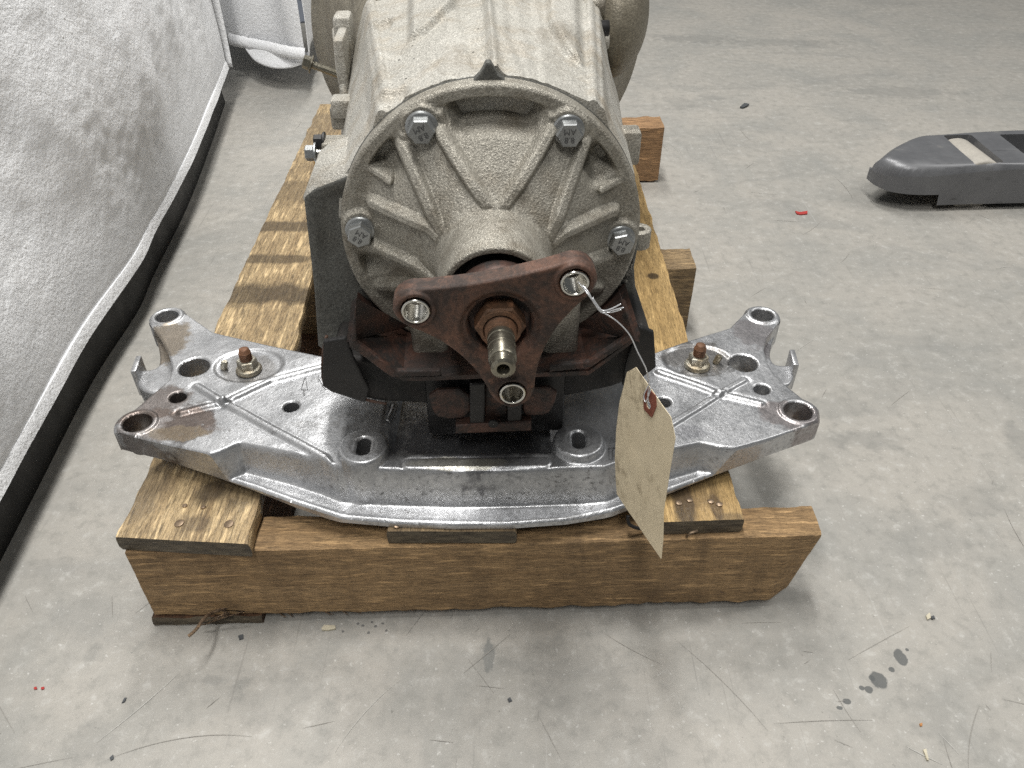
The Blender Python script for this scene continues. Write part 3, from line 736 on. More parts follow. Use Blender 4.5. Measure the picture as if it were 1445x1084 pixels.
# main housing loft
def resample(P, n):
    P = np.array(P + [P[0]]); L = np.concatenate([[0], np.cumsum(np.hypot(*np.diff(P, axis=0).T))])
    t_ = np.linspace(0, L[-1], n, endpoint=False); return np.stack([np.interp(t_, L, P[:, 0]), np.interp(t_, L, P[:, 1])], -1), L
def sec(k):    # k 0 at the cover .. 1 where it meets the bell
    wt = .080 + .036 * k; wb = .1175 + .03 * k; up = .004 * k
    return [(0, .1185 + up), (.03, .1155 + up), (.055, .106 + up), (wt - .004, .0965), (wt + .004, .0925), (wt + .010, .074), (.112 + .02 * k, .040), (wb, 0), (wb, -.05), (.10, -.10), (0, -.112),
            (-.10, -.10), (-wb - .004, -.05), (-wb - .004, 0), (-.115 - .02 * k, .040), (-wt - .008, .074), (-wt - .001, .0925), (-wt + .004, .0965), (-.055, .106 + up), (-.03, .1155 + up)]
NS = 520; vs = np.concatenate([np.linspace(.002, .29, 190)])
A3 = []
for v in vs:
    k = (v / .29); P_, _ = resample(sec(k), NS)
    for _ in range(1): P_ = (np.roll(P_, 1, 0) + 2 * P_ + np.roll(P_, -1, 0)) / 4
    A3.append(np.stack([P_[:, 0], np.full(NS, v), P_[:, 1]], -1))
A3 = np.array(A3); Uu, Vv, Ww = A3[..., 0], A3[..., 1], A3[..., 2]
topm = sst(.075, .088, Ww)
def tv(px, py, z=.455): p = GI @ Pz(px, py, z); return (p.x, p.y)
dz = np.zeros(Uu.shape)
a_, b_ = tv(701, 112, .463), tv(687, -10, .466)
dd = seg_d(Uu, Vv, a_, b_); dz += .0042 * np.exp(-(dd / .0036) ** 2)
dd = seg_d(Uu, Vv, tv(701, 118, .463), tv(700, 108, .463)); dz += .004 * np.exp(-(dd / .006) ** 2)
# long raised pads on both sides of the ridge
def pad(P, hgt, edge=.003):
    global dz
    d_ = sd_poly([tv(*p) for p in P])(Uu, Vv); dz += hgt * (1 - sst(-edge, edge, d_))
pad([(579, -60), (579, 50), (600, 48), (640, 26), (640, -60)], .008, .0035)
pad([(772, -60), (775, 35), (800, 66), (820, 72), (812, -60)], .008, .0045)
pad([(640, -60), (648, 40), (668, 118), (690, 118), (682, -60)], -.0025, .004)
pad([(708, -60), (716, 60), (740, 120), (765, 120), (745, -60)], -.0022, .004)
pad([(525, 10), (528, 24), (545, 25), (552, 16), (548, 10)], -.0045, .002)
pad([(536, 108), (538, 126), (560, 128), (576, 118), (570, 108)], -.0045, .003)
pad([(505, -60), (537, 118), (548, 118), (520, -60)], .003, .002)
pad([(850, 165), (836, -60), (826, -60), (838, 165)], .003, .002)
dz += vnoise(Uu, Vv, 35, 12) * .0018 + vnoise(Uu, Vv, 150, 13) * .0006 + vnoise(Uu, Vv, 420, 14) * .0005
Ww2 = Ww + dz * topm
side = 1 - topm
V = np.stack([Uu + side * np.sign(Uu) * (vnoise(Ww, Vv, 60, 15) * .001), Vv, Ww2], -1).reshape(-1, 3)
n0, n1 = len(vs), NS; I = np.arange(n0 * n1).reshape(n0, n1); J = np.roll(I, -1, 1)
Q = np.stack([I[:-1], J[:-1], J[1:], I[1:]], -1).reshape(-1, 4)
V = np.concatenate([V, [[0, .002, 0]]]); ci = len(V) - 1
T = np.stack([I[0], np.full(NS, ci), J[0]], -1)
hs = mk('housing', V, Q, T, M_HOUS, gb, True, GM); hs.data.set_sharp_from_angle(angle=R(42))
for (px, py) in [(584, 163 - 80), (563, 85), (582, 65), (668, 74), (675, 41), (521, 34), (702, 92), (573, 111)]:
    ro_ = GI @ Vector((0, 0, CAMH)); rd_ = (GI.to_3x3() @ ray(px, py)).normalized()
    shift = Vector((0, 0, ZC - ZD))     # the mesh is stored relative to the foot of the gearbox
    ok, hit, nrm_, _i = hs.ray_cast(ro_ + shift, rd_)
    if ok:
        T = GM @ Matrix.Translation(hit - shift + nrm_ * .00025) @ nrm_.to_track_quat('Z', 'Y').to_matrix().to_4x4()
        lathe('pit', [(.0009, -.0008), (.0008, .0), (0, .0001)], 9, M_SEAL, gb, T)
tube('side_rib', [GI @ PY(474, 42, .87), GI @ PY(479, 95, .83), GI @ PY(486, 135, .79)], .004, M_HOUS, gb, GM)
# gasket line and little peak above the cover
lathe('gasket', [(.1170, -.0035), (.1179, -.003), (.1179, -.0005), (.1170, .0)], 160, M_PLATE, gb, FR)
pk = [(-.016, .112), (.017, .112), (.006, .1215), (.0015, .129), (-.0015, .129), (-.006, .1215)]
field('gasket_tab', (-.02, .02, .108, .132), .0008, sd_poly(pk), lambda X, Y: X * 0 + .006, -.002, M_PLATE, gb, GM, 'xzy', .0006)

# side flanges of the housing (lower left and right), facing the camera
lp = [gl(*p, .575) for p in [(432, 268), (447, 256), (470, 248), (500, 236), (520, 300), (540, 420), (560, 480), (470, 490), (452, 476), (447, 400), (438, 320)]]
lp = [(p.x, p.z) for p in lp]
def bowl(X, Y):
    d_ = sd_poly(smooth_poly(lp, 1))(X, Y); return .001 - .003 * sst(.004, .016, -d_) * sst(-.06, .0, Y) + vnoise(X, Y, 40, 3) * .0008
field('side_flange', (-.18, -.05, -.15, .05), .0014, sd_poly(lp), bowl, -.045, M_PLATE, gb, GM, 'xzy', .0015, back=True)
# sandy upper ledge of that flange
lg = [(p[0] * 1.002, p[1]) for p in lp[:4]]
Vq = []; Qq = []
for i in range(4):
    Vq += [(lg[i][0], .0, lg[i][1] + .0006), (lg[i][0] + .003, .075, lg[i][1] + .0006 + .004), (lg[i][0], 0, lg[i][1] - .003)]
for i in range(3): Qq += [(3 * i, 3 * i + 3, 3 * i + 4, 3 * i + 1), (3 * i, 3 * i + 2, 3 * i + 5, 3 * i + 3)]
mk('flange_ledge', Vq, Qq, None, M_HOUS, gb, True, GM)
rp = [(p.x, p.z) for p in (gl(*q, .585) for q in [(880, 300), (900, 335), (893, 372), (897, 430), (895, 470), (830, 500), (800, 470), (850, 380)])]
field('side_flange', (.04, .16, -.16, .05), .0014, sd_poly(rp), lambda X, Y: X * 0 - .002, -.045, M_PLATE, gb, GM, 'xzy', .0015, back=True)
# ear with a hole at the right
p = gl(903, 322, .60); e0 = (p.x, p.y)
field('ear', (e0[0] - .03, e0[0] + .02, e0[1] - .02, e0[1] + .02), .0008, lambda X, Y: np.maximum(smin(np.hypot(X - e0[0], Y - e0[1]) - .0095, seg_d(X, Y, (e0[0] - .02, e0[1]), e0) - .009, .002), .0042 - np.hypot(X - e0[0], Y - e0[1])), lambda X, Y: X * 0 + p.z, p.z - .016, M_COVER, gb, GM, 'xyz', .001)
# bracket on the right side, above the pallet
p = gl(882, 205, .66); box('bracket', (p.x + .0, p.y, p.z), (.024, .02, .030), M_COVER, gb, GM, .003)
p = gl(881, 187, .66); tube('bracket', [(p.x - .02, p.y, p.z), (p.x + .012, p.y, p.z)], .005, M_COVER, gb, GM)
# three pillars down to the mount
for px in (603, 793):
    a = gl(px, 440, .53); b = gl(px, 478, .53); b = Vector((b.x, b.y, (GI @ Vector((0, .53, .253))).z))
    box('pillar', (a.x, a.y + .012, (a.z + b.z) / 2 + .01), (.030, .03, a.z - b.z + .04), M_COVER, gb, GM, .006, seg=3)
# left side hardware
def lb(name, px, py, Y, s, mat, bev=.002): q_ = gl(px, py, Y); return box(name, (q_.x, q_.y, q_.z), s, mat, gb, GM, bev)
lb('side_boss', 482, 216, .66, (.030, .022, .026), M_COVER, .003); 
q_ = gl(467, 200, .665); tube('side_boss', [(q_.x - .002, q_.y, q_.z), (q_.x + .04, q_.y, q_.z)], .0042, M_HOUS, gb, GM)
q_ = gl(458, 240, .675); tube('side_boss', [(q_.x, q_.y, q_.z), (q_.x + .05, q_.y, q_.z + .002)], .0105, M_HOUS, gb, GM, n=24)
lb('side_boss', 484, 150, .74, (.020, .02, .018), M_HOUS, .003); lb('side_boss', 483, 163, .745, (.020, .02, .022), M_COVER, .003)
lb('side_rib', 487, 52, .86, (.018, .03, .045), M_HOUS, .004); lb('side_rib', 491, 105, .84, (.010, .08, .09), M_HOUS, .003)
def sbolt(x0, px, py, Y, mat_s, mat_h, r=.0035, ln=.028, hr=.0078, tilt=0):
    a = gl(px, py, Y); T = GM @ Matrix.Translation(a) @ Matrix.Rotation(R(tilt), 4, 'Y') @ Matrix.Rotation(R(-90), 4, 'Y')
    pr = [(r, -ln)]
    for k in range(12): pr += [(r, -ln + k * ln / 12), (r * .86, -ln + (k + .5) * ln / 12)]
    s_ = lathe('side_bolt', pr + [(r, 0)], 16, mat_s, gb, T, sharp=60)
    w_ = lathe('bolt_flange', [(r, -.0006), (hr * 1.15, -.0002), (hr * 1.15, .0012), (hr * .8, .0026)], 24, mat_h, gb, T); w_.parent = s_
    bm = bmesh.new(); hexprof(bm, hr * .85, .002, .0095); h_ = from_bm('bolt_head', bm, mat_h, gb, False, T @ Matrix.Rotation(R(15), 4, 'Z')); h_.parent = s_
sbolt(0, 447, 216, .65, M_STEEL, M_ZINC); sbolt(0, 459, 200, .66, M_BLACK, M_BLACK, .003, .02, .0072)
sbolt(0, 440, 91, .88, M_SHAFT, M_SHAFT, .0045, .05, .0085, 22)
tube('cable', [PY(446, 228, .66), PY(447, 240, .664), PY(446, 262, .66)], .0022, M_CABLE, gb)
# bell housing and the bulge on the right
BL = [(.118, -.27), (.128, -.31), (.15, -.38), (.172, -.44), (.19, -.475), (.20, -.50), (.214, -.52), (.216, -.60), (.22, -.605), (.22, -.65), (0.0, -.65)]
lathe('bell_housing', BL, 120, M_BELL, gb, FR, sharp=50)
for a in (70, 157):
    aa = R(a); lathe('bell_boss', [(.013, -.62), (.013, -.505), (.0105, -.502), (.006, -.502), (.0055, -.52), (0, -.52)], 24, M_BELL, gb, FR @ Matrix.Translation((.212 * math.cos(aa), .212 * math.sin(aa), 0)), sharp=40)
# right bulge
bm = bmesh.new(); bmesh.ops.create_uvsphere(bm, u_segments=64, v_segments=40, radius=1)
c_ = gl(852, 5, .98); bm.transform(Matrix.Translation(c_) @ Matrix.Diagonal((.047, .12, .075, 1)))
from_bm('side_bulge', bm, M_BELL, gb, True, GM, 180)
for (px, py, Y, r, l) in ((842, 8, .86, .010, .03), (848, 58, .86, .009, .045)):
    a = gl(px, py, Y); tube('plug', [(a.x - .02, a.y, a.z), (a.x + .006, a.y, a.z), (a.x + .008, a.y, a.z)], r, M_HOUS if py > 30 else M_COVER, gb, GM, n=20, rs=[r, r, r * .8])
a = gl(849, 40, .83); tube('plug', [(a.x - .02, a.y, a.z), (a.x + .007, a.y, a.z)], .0075, M_BLACK, gb, GM, n=16)

# output flange
YF = .433   # world depth of the flange face
fc = gl(706, 462, YF - .002)
FH = -fc.y   # height towards the camera
F3 = []
for (px, py) in ((587, 433), (811, 400), (723, 553)):
    p = gl(px, py, YF - .002); F3.append((p.x, p.z))
cc = (fc.x, fc.z)
def sd_fl(X, Y):
    tri = sd_poly(F3)(X, Y) - .0138
    # the two lower sides are waisted, the upper one is nearly straight
    for a_, b_, k_ in ((F3[0], F3[1], .0025), (F3[1], F3[2], .0085), (F3[2], F3[0], .0085)):
        mx, my = (a_[0] + b_[0]) / 2, (a_[1] + b_[1]) / 2; l = math.hypot(b_[0] - a_[0], b_[1] - a_[1])
        al = ((X - mx) * (b_[0] - a_[0]) + (Y - my) * (b_[1] - a_[1])) / l
        pe = np.abs(-(X - mx) * (b_[1] - a_[1]) + (Y - my) * (b_[0] - a_[0])) / l
        tri = tri + k_ * np.maximum(0, 1 - (al / (l * .42)) ** 2) * (1 - sst(.012, .03, pe))
    d = smin(tri, np.hypot(X - cc[0], Y - cc[1]) - .0315, .003)
    for e in F3: d = smin(d, np.hypot(X - e[0], Y - e[1]) - .0148, .002)
    d = np.maximum(d, .0218 - np.hypot(X - cc[0], Y - cc[1]))
    for e in F3: d = np.maximum(d, .0094 - np.hypot(X - e[0], Y - e[1]))
    return d
def top_fl(X, Y):
    z = np.full(X.shape, FH)
    for e in F3:
        dd = np.hypot(X - e[0], Y - e[1]); z = z + .0022 * (1 - sst(.0125, .0138, dd))
    dd = np.hypot(X - cc[0], Y - cc[1]); z = z - .003 * (1 - sst(.0235, .0285, dd))
    return z + vnoise(X, Y, 60, 9) * .0006 + vnoise(X, Y, 200, 8) * .0003
field('output_flange', (cc[0] - .09, cc[0] + .09, cc[1] - .09, cc[1] + .09), .0008, sd_fl, top_fl, FH - .0135, M_RUST, gb, GM, 'xzy', .0022, back=True)
for e in F3:
    lathe('bushing', [(.0092, -.012), (.0092, .0030), (.0088, .0034), (.0078, .0034), (.0074, .0030), (.0074, -.016)], 40, M_STEEL, gb, FR @ Matrix.Translation((e[0], e[1], FH)))
lathe('flange_hub', [(.0225, -.045), (.0225, -.006), (.0215, -.006), (.0205, -.0125), (0, -.0125)], 64, M_RUSTD, gb, FR @ Matrix.Translation((cc[0], cc[1], FH)))
lathe('flange_hub', [(.030, -.036), (.030, -.022), (.026, -.0135)], 64, M_RUSTD, gb, FR @ Matrix.Translation((cc[0], cc[1], FH)))
T = FR @ Matrix.Translation((cc[0], cc[1], FH))
bm = bmesh.new(); hexprof(bm, .0172, -.012, .001, .001); from_bm('shaft_nut', bm, M_RUSTN, gb, False, T)
lathe('shaft_nut_collar', [(.0145, -.002), (.0142, .003), (.0118, .0034), (.0112, .001)], 40, M_RUSTN, gb, T)
pr = [(.0102, 0)]
for k in range(9): pr += [(.0103, .0005 + k * .0010), (.0095, .0010 + k * .0010)]
lathe('output_shaft', pr + [(.0098, .0100), (.0088, .0105)], 32, M_RUSTN, gb, T, sharp=70)
lathe('output_shaft', [(.0086, .0098), (.0091, .0112), (.0091, .0150), (.0085, .0155), (.0085, .0165), (.0091, .0170), (.0091, .0240), (.0088, .0243), (.0088, .0250), (.0091, .0253), (.0091, .0350), (.0084, .0365), (.0080, .0367), (.0080, .0376), (.0082, .0380), (.0078, .0440), (.0060, .0452), (.0042, .0452), (.0036, .044), (.0036, .036), (0, .036)], 40, M_SHAFT, gb, T, sharp=30)

# mount bracket (bent rusty plate), rubber block and lower hardware
WB = .251 - ZC
def brk(u):  # w of the plate along u
    return WB + np.where(np.abs(u) > .075, (np.abs(u) - .075) * .95, 0)
us = np.linspace(-.113, .113, 60); vsn = np.linspace(-.072, .03, 24)
Vb = []; 
for s_ in (0, -.0042):
    for v in vsn:
        for u in us:
            Vb.append((u, v, float(brk(u)) + s_ + .0006 * mnoise.noise(Vector((u * 60, v * 60, s_)))))
n0, n1 = len(vsn), len(us); I = np.arange(n0 * n1).reshape(n0, n1)
Q = np.stack([I[:-1, :-1], I[:-1, 1:], I[1:, 1:], I[1:, :-1]], -1).reshape(-1, 4); Q2 = Q[:, ::-1] + n0 * n1
rim = list(I[0, :]) + list(I[1:, -1]) + list(I[-1, ::-1][1:]) + list(I[::-1, 0][1:-1]); rim2 = rim[1:] + rim[:1]
Qr = [(b, a, a + n0 * n1, b + n0 * n1) for a, b in zip(rim, rim2)]
o = mk('mount_bracket', Vb, np.concatenate([Q, Q2, Qr]), None, M_RUSTD, gb, True, GM); o.data.set_sharp_from_angle(angle=R(40))
# front lip of the bracket and the upturned end walls
for sg in (-1, 1):
    P_ = [gl(*q, .498) for q in ([(503, 423), (495, 482), (553, 527), (622, 527), (622, 520), (560, 518), (504, 476)] if sg < 0 else [(876, 418), (897, 483), (835, 522), (776, 527), (776, 518), (832, 514), (888, 478)])]
    P2 = [(p.x, p.z) for p in P_]; xs = [p[0] for p in P2]; ys = [p[1] for p in P2]
    field('bracket_lip', (min(xs) - .002, max(xs) + .002, min(ys) - .002, max(ys) + .002), .0009, sd_poly(P2), lambda X, Y: X * 0 + .0735, .0690, M_RUSTD, gb, GM, 'xzy', .0012, back=True)
    # end wall: triangular gusset leaning outwards
    q0 = gl(503 if sg < 0 else 876, 421, .50); q1 = gl(495 if sg < 0 else 897, 481, .50); q2 = gl(577 if sg < 0 else 812, 460, .545)
    bm = bmesh.new(); vv = [bm.verts.new(q) for q in (q0, q1, q2)]
    back_ = [bm.verts.new(q + Vector((sg * .004, .002, -.003))) for q in (q0, q1, q2)]
    bm.faces.new(vv); bm.faces.new(back_[::-1])
    for i in range(3): bm.faces.new((vv[i], vv[(i + 1) % 3], back_[(i + 1) % 3], back_[i]))
    from_bm('bracket_gusset', bm, M_RUSTD, gb, False, GM)
rb = [uw(*q, .52) for q in [(470, 500), (462, 536), (470, 545), (515, 563), (560, 570), (640, 574), (760, 574), (850, 562), (905, 545), (928, 528), (925, 482), (905, 466), (880, 500), (800, 520), (600, 520), (500, 505), (480, 494)]]
rbs = smooth_poly(rb, 1)
field('rubber_block', (-.19, .16, -.20, .0), .0015, sd_poly(rbs), lambda X, Y: .046 + vnoise(X, Y, 25, 5) * .003, -.03, M_RUBBER, gb, GM, 'xzy', .004, back=True)
# rusty end plate of the rubber
e = [PY(*q, .517) for q in [(461, 474), (456, 500), (456, 535), (466, 546), (490, 555), (520, 565), (545, 570)]]
tube('rubber_plate', catmull(e, 5), .0013, M_RUST, gb)
def plate(name, P, Y, th, mat, r=.0012, sm=1):
    P2 = [uw(*q, Y) for q in P]
    if sm: P2 = smooth_poly(P2, sm)
    xs = [p[0] for p in P2]; ys = [p[1] for p in P2]; h0 = -(GI @ Vector((0, Y, .2))).y
    field(name, (min(xs) - .002, max(xs) + .002, min(ys) - .002, max(ys) + .002), .001, sd_poly(P2), lambda X, Y_: X * 0 + h0, h0 - th, mat, gb, GM, 'xzy', r, back=True)
plate('rubber_end_plate', [(458, 474), (457, 537), (470, 546), (516, 562), (522, 545), (500, 500), (490, 470)], .5165, .004, M_BLACK, sm=0)
plate('rubber_end_plate', [(903, 466), (925, 476), (928, 526), (905, 542), (880, 550), (885, 520)], .5165, .004, M_BLACK, sm=0)
plate('mount_tab', [(603, 548), (611, 578), (620, 588), (664, 589), (664, 548)], .507, .004, M_RUSTD)
plate('mount_tab', [(738, 548), (738, 587), (748, 588), (772, 588), (782, 577), (788, 550)], .507, .004, M_RUSTD)
plate('mount_strap', [(663, 540), (663, 600), (684, 600), (684, 540)], .502, .012, M_BLACK, sm=0)
plate('mount_strap', [(716, 560), (716, 600), (736, 600), (736, 560)], .502, .012, M_BLACK, sm=0)
plate('mount_block', [(684, 545), (684, 602), (716, 602), (716, 545)], .508, .03, M_RUSTD, sm=0)
plate('mount_bar', [(643, 598), (643, 610), (750, 610), (750, 596)], .500, .010, M_RUSTD, sm=0)
p = gl(696, 597, .499); lathe('mount_bolt', [(.0042, 0), (.0042, .0015), (.0035, .002), (0, .002)], 20, M_BLACK, gb, GM @ Matrix.Translation(p) @ Matrix.Rotation(R(90), 4, 'X'))
box('mount_core', (0, -.02, .205 - ZC), (.12, .06, .08), M_BLACK, gb, GM, .004)

# ---------------------------------------------------------------- paper tag
A0 = Vector((.0853, .443, .17)); A1 = Vector((.112, .377, .17)); A2 = Vector((.119, .377, .296))
ex = (A1 - A0).normalized(); nn = ex.cross(A2 - A1).normalized(); ey = nn.cross(ex)
if nn.y > 0: nn = -nn
def tagpt(px, py):
    d = ray(px, py); o = Vector((0, 0, CAMH)); tt_ = (A0 - o).dot(nn) / d.dot(nn); p = o + d * tt_ - A0
    return (p.dot(ex), p.dot(ey))
TM = Matrix((( ex.x, ey.x, nn.x, A0.x), (ex.y, ey.y, nn.y, A0.y), (ex.z, ey.z, nn.z, A0.z), (0, 0, 0, 1)))
tg = thing('paper_tag', 'blank manila paper tag with red brown eyelet patch wired to the rusty flange', 'tag', tuple(Pz(933, 789, .17)))
t = NT('manila'); a = t.noise(30, 5, .6); b = t.noise(1, 4, .7, t.map((260, 60, 90), rot=(.3, .5, .9))); c = t.noise(18, 2)
col = t.mix(a, (.66, .555, .38), (.74, .64, .46))
sm = t.math('MULTIPLY', t.ramp(b, [(.50, 0.0), (.62, 1.0)]), t.ramp(c, [(.46, 0.0), (.58, 1.0)]))
col = t.mix(t.math('MULTIPLY', sm, .5), col, (.22, .17, .10))
M_PAPER = t.fin(col, .75, 0, t.bump(t.noise(200, 3), .0002, .3))
tp = [tagpt(*q) for q in [(886, 525), (898, 518), (917, 546), (947, 589), (953, 618), (946, 660), (936, 722), (935, 760), (933, 789), (903, 746), (870, 697), (870, 650), (872, 611), (878, 565)]]
hp = tagpt(917, 571)
curl = lambda X, Y: .0016 * np.sin((Y - .0) / .13 * 3.0) * (1 - 1.2 * (X - .035) / .035) * .5 + .0006 * vnoise(X, Y, 60, 3)
xs = [p[0] for p in tp]; ys = [p[1] for p in tp]
sdt = sd_poly(tp); sdh = lambda X, Y: np.hypot(X - hp[0], Y - hp[1]) - .0032
field('card', (min(xs) - .002, max(xs) + .002, min(ys) - .002, max(ys) + .002), .0011, lambda X, Y: np.maximum(sdt(X, Y), -sdh(X, Y)), curl, lambda X, Y: curl(X, Y) - .0004, M_PAPER, tg, TM, back=True)
hx = [tagpt(*q) for q in [(915, 547), (927, 558), (928, 573), (922, 589), (911, 577), (910, 557)]]
xs = [p[0] for p in hx]; ys = [p[1] for p in hx]; sdx = sd_poly(hx)
M_PATCH = m_flat('patch', (.24, .075, .045), .7, 0, 300, .15)
field('patch', (min(xs) - .002, max(xs) + .002, min(ys) - .002, max(ys) + .002), .0009, lambda X, Y: np.maximum(sdx(X, Y), -sdh(X, Y)), lambda X, Y: curl(X, Y) + .0008, lambda X, Y: curl(X, Y) + .0003, M_PATCH, tg, TM)
def tq(px, py, off=.001): a_ = tagpt(px, py); return TM @ Vector((a_[0], a_[1], off))
w = [PY(822, 403, .420), PY(830, 412, .416), PY(838, 427, .413), PY(850, 440, .411), PY(870, 453, .411), PY(888, 472, .411), (PY(900, 497, .41)), PY(912, 522, .409), tq(919, 543, .002), tq(918, 560, .002), tq(917, 572, -.001)]
tube('wire', catmull(w, 8), .00045, M_WIRE, tg, n=6)
w = [tq(919, 543, .002), tq(914, 556, .003), tq(916, 566, .003), tq(921, 556, .003), tq(922, 546, .002)]
tube('wire', catmull(w, 6), .0005, M_WIRE, tg, n=6)
tube('wire', catmull([PY(816, 398, .428), PY(828, 413, .415), PY(836, 424, .414), PY(848, 438, .411), PY(862, 436, .41), PY(876, 429, .409)], 6), .00045, M_WIRE, tg, n=6)
tube('wire', catmull([PY(836, 424, .414), PY(849, 441, .411), PY(864, 438, .41), PY(880, 434, .408)], 6), .00045, M_WIRE, tg, n=6)
tube('wire', catmull([PY(836, 420, .414), PY(848, 437, .411), PY(860, 441, .410), PY(877, 437, .409)], 6), .0004, M_WIRE, tg, n=6)

# ---------------------------------------------------------------- white sheet hanging over a bench at the left
t = NT('sheet'); a = t.noise(14, 5, .6); b = t.noise(900, 2, .7); c = t.noise(160, 4, .65)
col = t.mix(t.ramp(a, [(.3, 0.0), (.7, 1.0)]), (.90, .905, .92), (.87, .88, .90))
col = t.mix(t.math('MULTIPLY', t.ramp(t.voro(38), [(.05, 1.0), (.10, 0.0)]), t.ramp(t.noise(9, 2), [(.5, 0.0), (.56, 1.0)])), col, (.88, .88, .88))
nb = t.bump(b, .0008, .6, t.bump(c, .004, .6, t.bump(t.noise(1, 4, .6, t.map((30, 14, 5), rot=(.6, 0, 0))), 0.006, .2)))
nb = t.bump(t.ramp(t.voro(38), [(.0, 1.0), (.09, 0.0)]), .003, .5, nb)
M_SHEET = t.fin(col, .85, 0, nb)
M_SHEET.node_tree.nodes['Principled BSDF'].inputs['Sheen Weight'].default_value = .25
sh = thing('white_sheet', 'long white cloth sheet draped down the bench at the left edge, hem above the floor', 'sheet', tuple(Pz(200, 400, 0)))
ZH = .075
hem = [(-700, 2100), (-260, 1160), (0, 722), (60, 612), (138, 470), (203, 375), (228, 322), (275, 232), (308, 150), (327, 96)]
HP = [Pz(x, min(y, 1000), ZH) if y < 1000 else None for x, y in hem]
d0 = (HP[2] - HP[3]).normalized(); HP[1] = HP[2] + d0 * .35; HP[0] = HP[2] + d0 * .8
HC = catmull(HP, 26); ns = len(HC)
zz = np.concatenate([[0.0, .004], np.linspace(.010, .86, 150)]); V = []
Ls = [0]
for i in range(1, ns): Ls.append(Ls[-1] + (HC[i] - HC[i - 1]).length)
for i, p in enumerate(HC):
    tn = (HC[min(i + 1, ns - 1)] - HC[max(i - 1, 0)]).normalized(); nrm = Vector((tn.y, -tn.x, 0))   # towards +x
    if nrm.x < 0: nrm = -nrm
    s_ = Ls[i]; endf = min(1, (Ls[-1] - s_) / .25)
    for z in zz:
        f = math.sin(s_ * 9 + 1.2 + z * 1.5) * .004 + math.sin(s_ * 23 + z * 4) * .0015 * (1 - .4 * z) + mnoise.noise(Vector((s_ * 4, z * 3.0, 0))) * .022 * min(1, z * 4)
        f += mnoise.noise(Vector((s_ * 12 + z * 5, z * 7 - s_ * 5, 4))) * .0045 * min(1, z * 6)
        f += -.10 * max(0, z - .05) ** 1.0 * .5
        f += mnoise.noise(Vector((s_ * 30, z * 22, 7))) * .0014 * min(1, z * 8) + .006 * math.exp(-((Ls[-1] - s_ - .16 - .12 * z) / .022) ** 2) * min(1, z * 5) - .006 * math.exp(-((Ls[-1] - s_ - .42 - .2 * z) / .05) ** 2) * min(1, z * 3) + mnoise.noise(Vector((s_ * 60, z * 70, 8))) * .0012
        f -= .003 * math.exp(-((z - .016) / .004) ** 2)
        f *= (.35 + .65 * endf)
        f = f * min(1, .15 + z * 6) - .010
        V.append(p + nrm * f + Vector((0, 0, z)))
nz = len(zz); Q = []
for i in range(ns - 1):
    for k in range(nz - 1): Q.append((i * nz + k, (i + 1) * nz + k, (i + 1) * nz + k + 1, i * nz + k + 1))
# fold over the top and the far side, so the space beneath is enclosed
N0 = len(V); W_ = .75
topo = []
for i in range(ns):
    a = V[i * nz + nz - 1]; V.append(a + Vector((-.1, 0, .004))); V.append(a + Vector((-W_, 0, .004))); V.append(a + Vector((-W_ - .02, 0, -.87)))
for i in range(ns - 1):
    Q.append((i * nz + nz - 1, (i + 1) * nz + nz - 1, N0 + 3 * (i + 1), N0 + 3 * i)); 
    for k in (0, 1): Q.append((N0 + 3 * i + k, N0 + 3 * (i + 1) + k, N0 + 3 * (i + 1) + k + 1, N0 + 3 * i + k + 1))
o = mk('drape', [tuple(v) for v in V], Q, None, M_SHEET, sh, True)
m = o.modifiers.new('thickness', 'SOLIDIFY'); m.thickness = .0012; m.offset = -1
# stitched hem band: flares out a little under the drape
Vh = []; Qh = []
for i, p in enumerate(HC):
    b0 = V[i * nz + 2]; tn = (HC[min(i + 1, ns - 1)] - HC[max(i - 1, 0)]).normalized(); nrm = Vector((tn.y, -tn.x, 0)); 
    if nrm.x < 0: nrm = -nrm
    wv = .002 * math.sin(Ls[i] * 40) + .004 * mnoise.noise(Vector((Ls[i] * 14, 0, 2)))
    for (off, dz_) in ((-.0120, .0150), (-.0095, .0155), (-.0082, .0125), (-.0070, .0065), (-.0058 + wv * .15, .0), (-.0062 + wv * .15, -.0006), (-.0095, .002)):
        Vh.append(p + nrm * off + Vector((0, 0, dz_)))
for i in range(ns - 1):
    for k in range(6): Qh.append((i * 7 + k, i * 7 + k + 1, (i + 1) * 7 + k + 1, (i + 1) * 7 + k))
ho = mk('hem', [tuple(v) for v in Vh], Qh, None, M_SHEET, sh, True); ho.data.set_sharp_from_angle(angle=R(28))
# black bench plinth added to darken the gap below the hem, set back a little
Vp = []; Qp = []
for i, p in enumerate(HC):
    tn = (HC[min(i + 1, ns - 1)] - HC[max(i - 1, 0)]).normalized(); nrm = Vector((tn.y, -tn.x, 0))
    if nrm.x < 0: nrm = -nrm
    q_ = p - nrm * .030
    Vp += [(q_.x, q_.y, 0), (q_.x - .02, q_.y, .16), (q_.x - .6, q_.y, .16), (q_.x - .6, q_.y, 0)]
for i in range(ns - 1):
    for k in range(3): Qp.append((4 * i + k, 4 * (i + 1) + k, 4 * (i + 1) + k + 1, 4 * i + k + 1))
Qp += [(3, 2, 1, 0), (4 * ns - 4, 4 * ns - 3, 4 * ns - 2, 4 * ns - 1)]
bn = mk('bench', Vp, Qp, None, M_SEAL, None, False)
tag(bn, 'black bench base added to darken the gap below the long white sheet', 'bench')
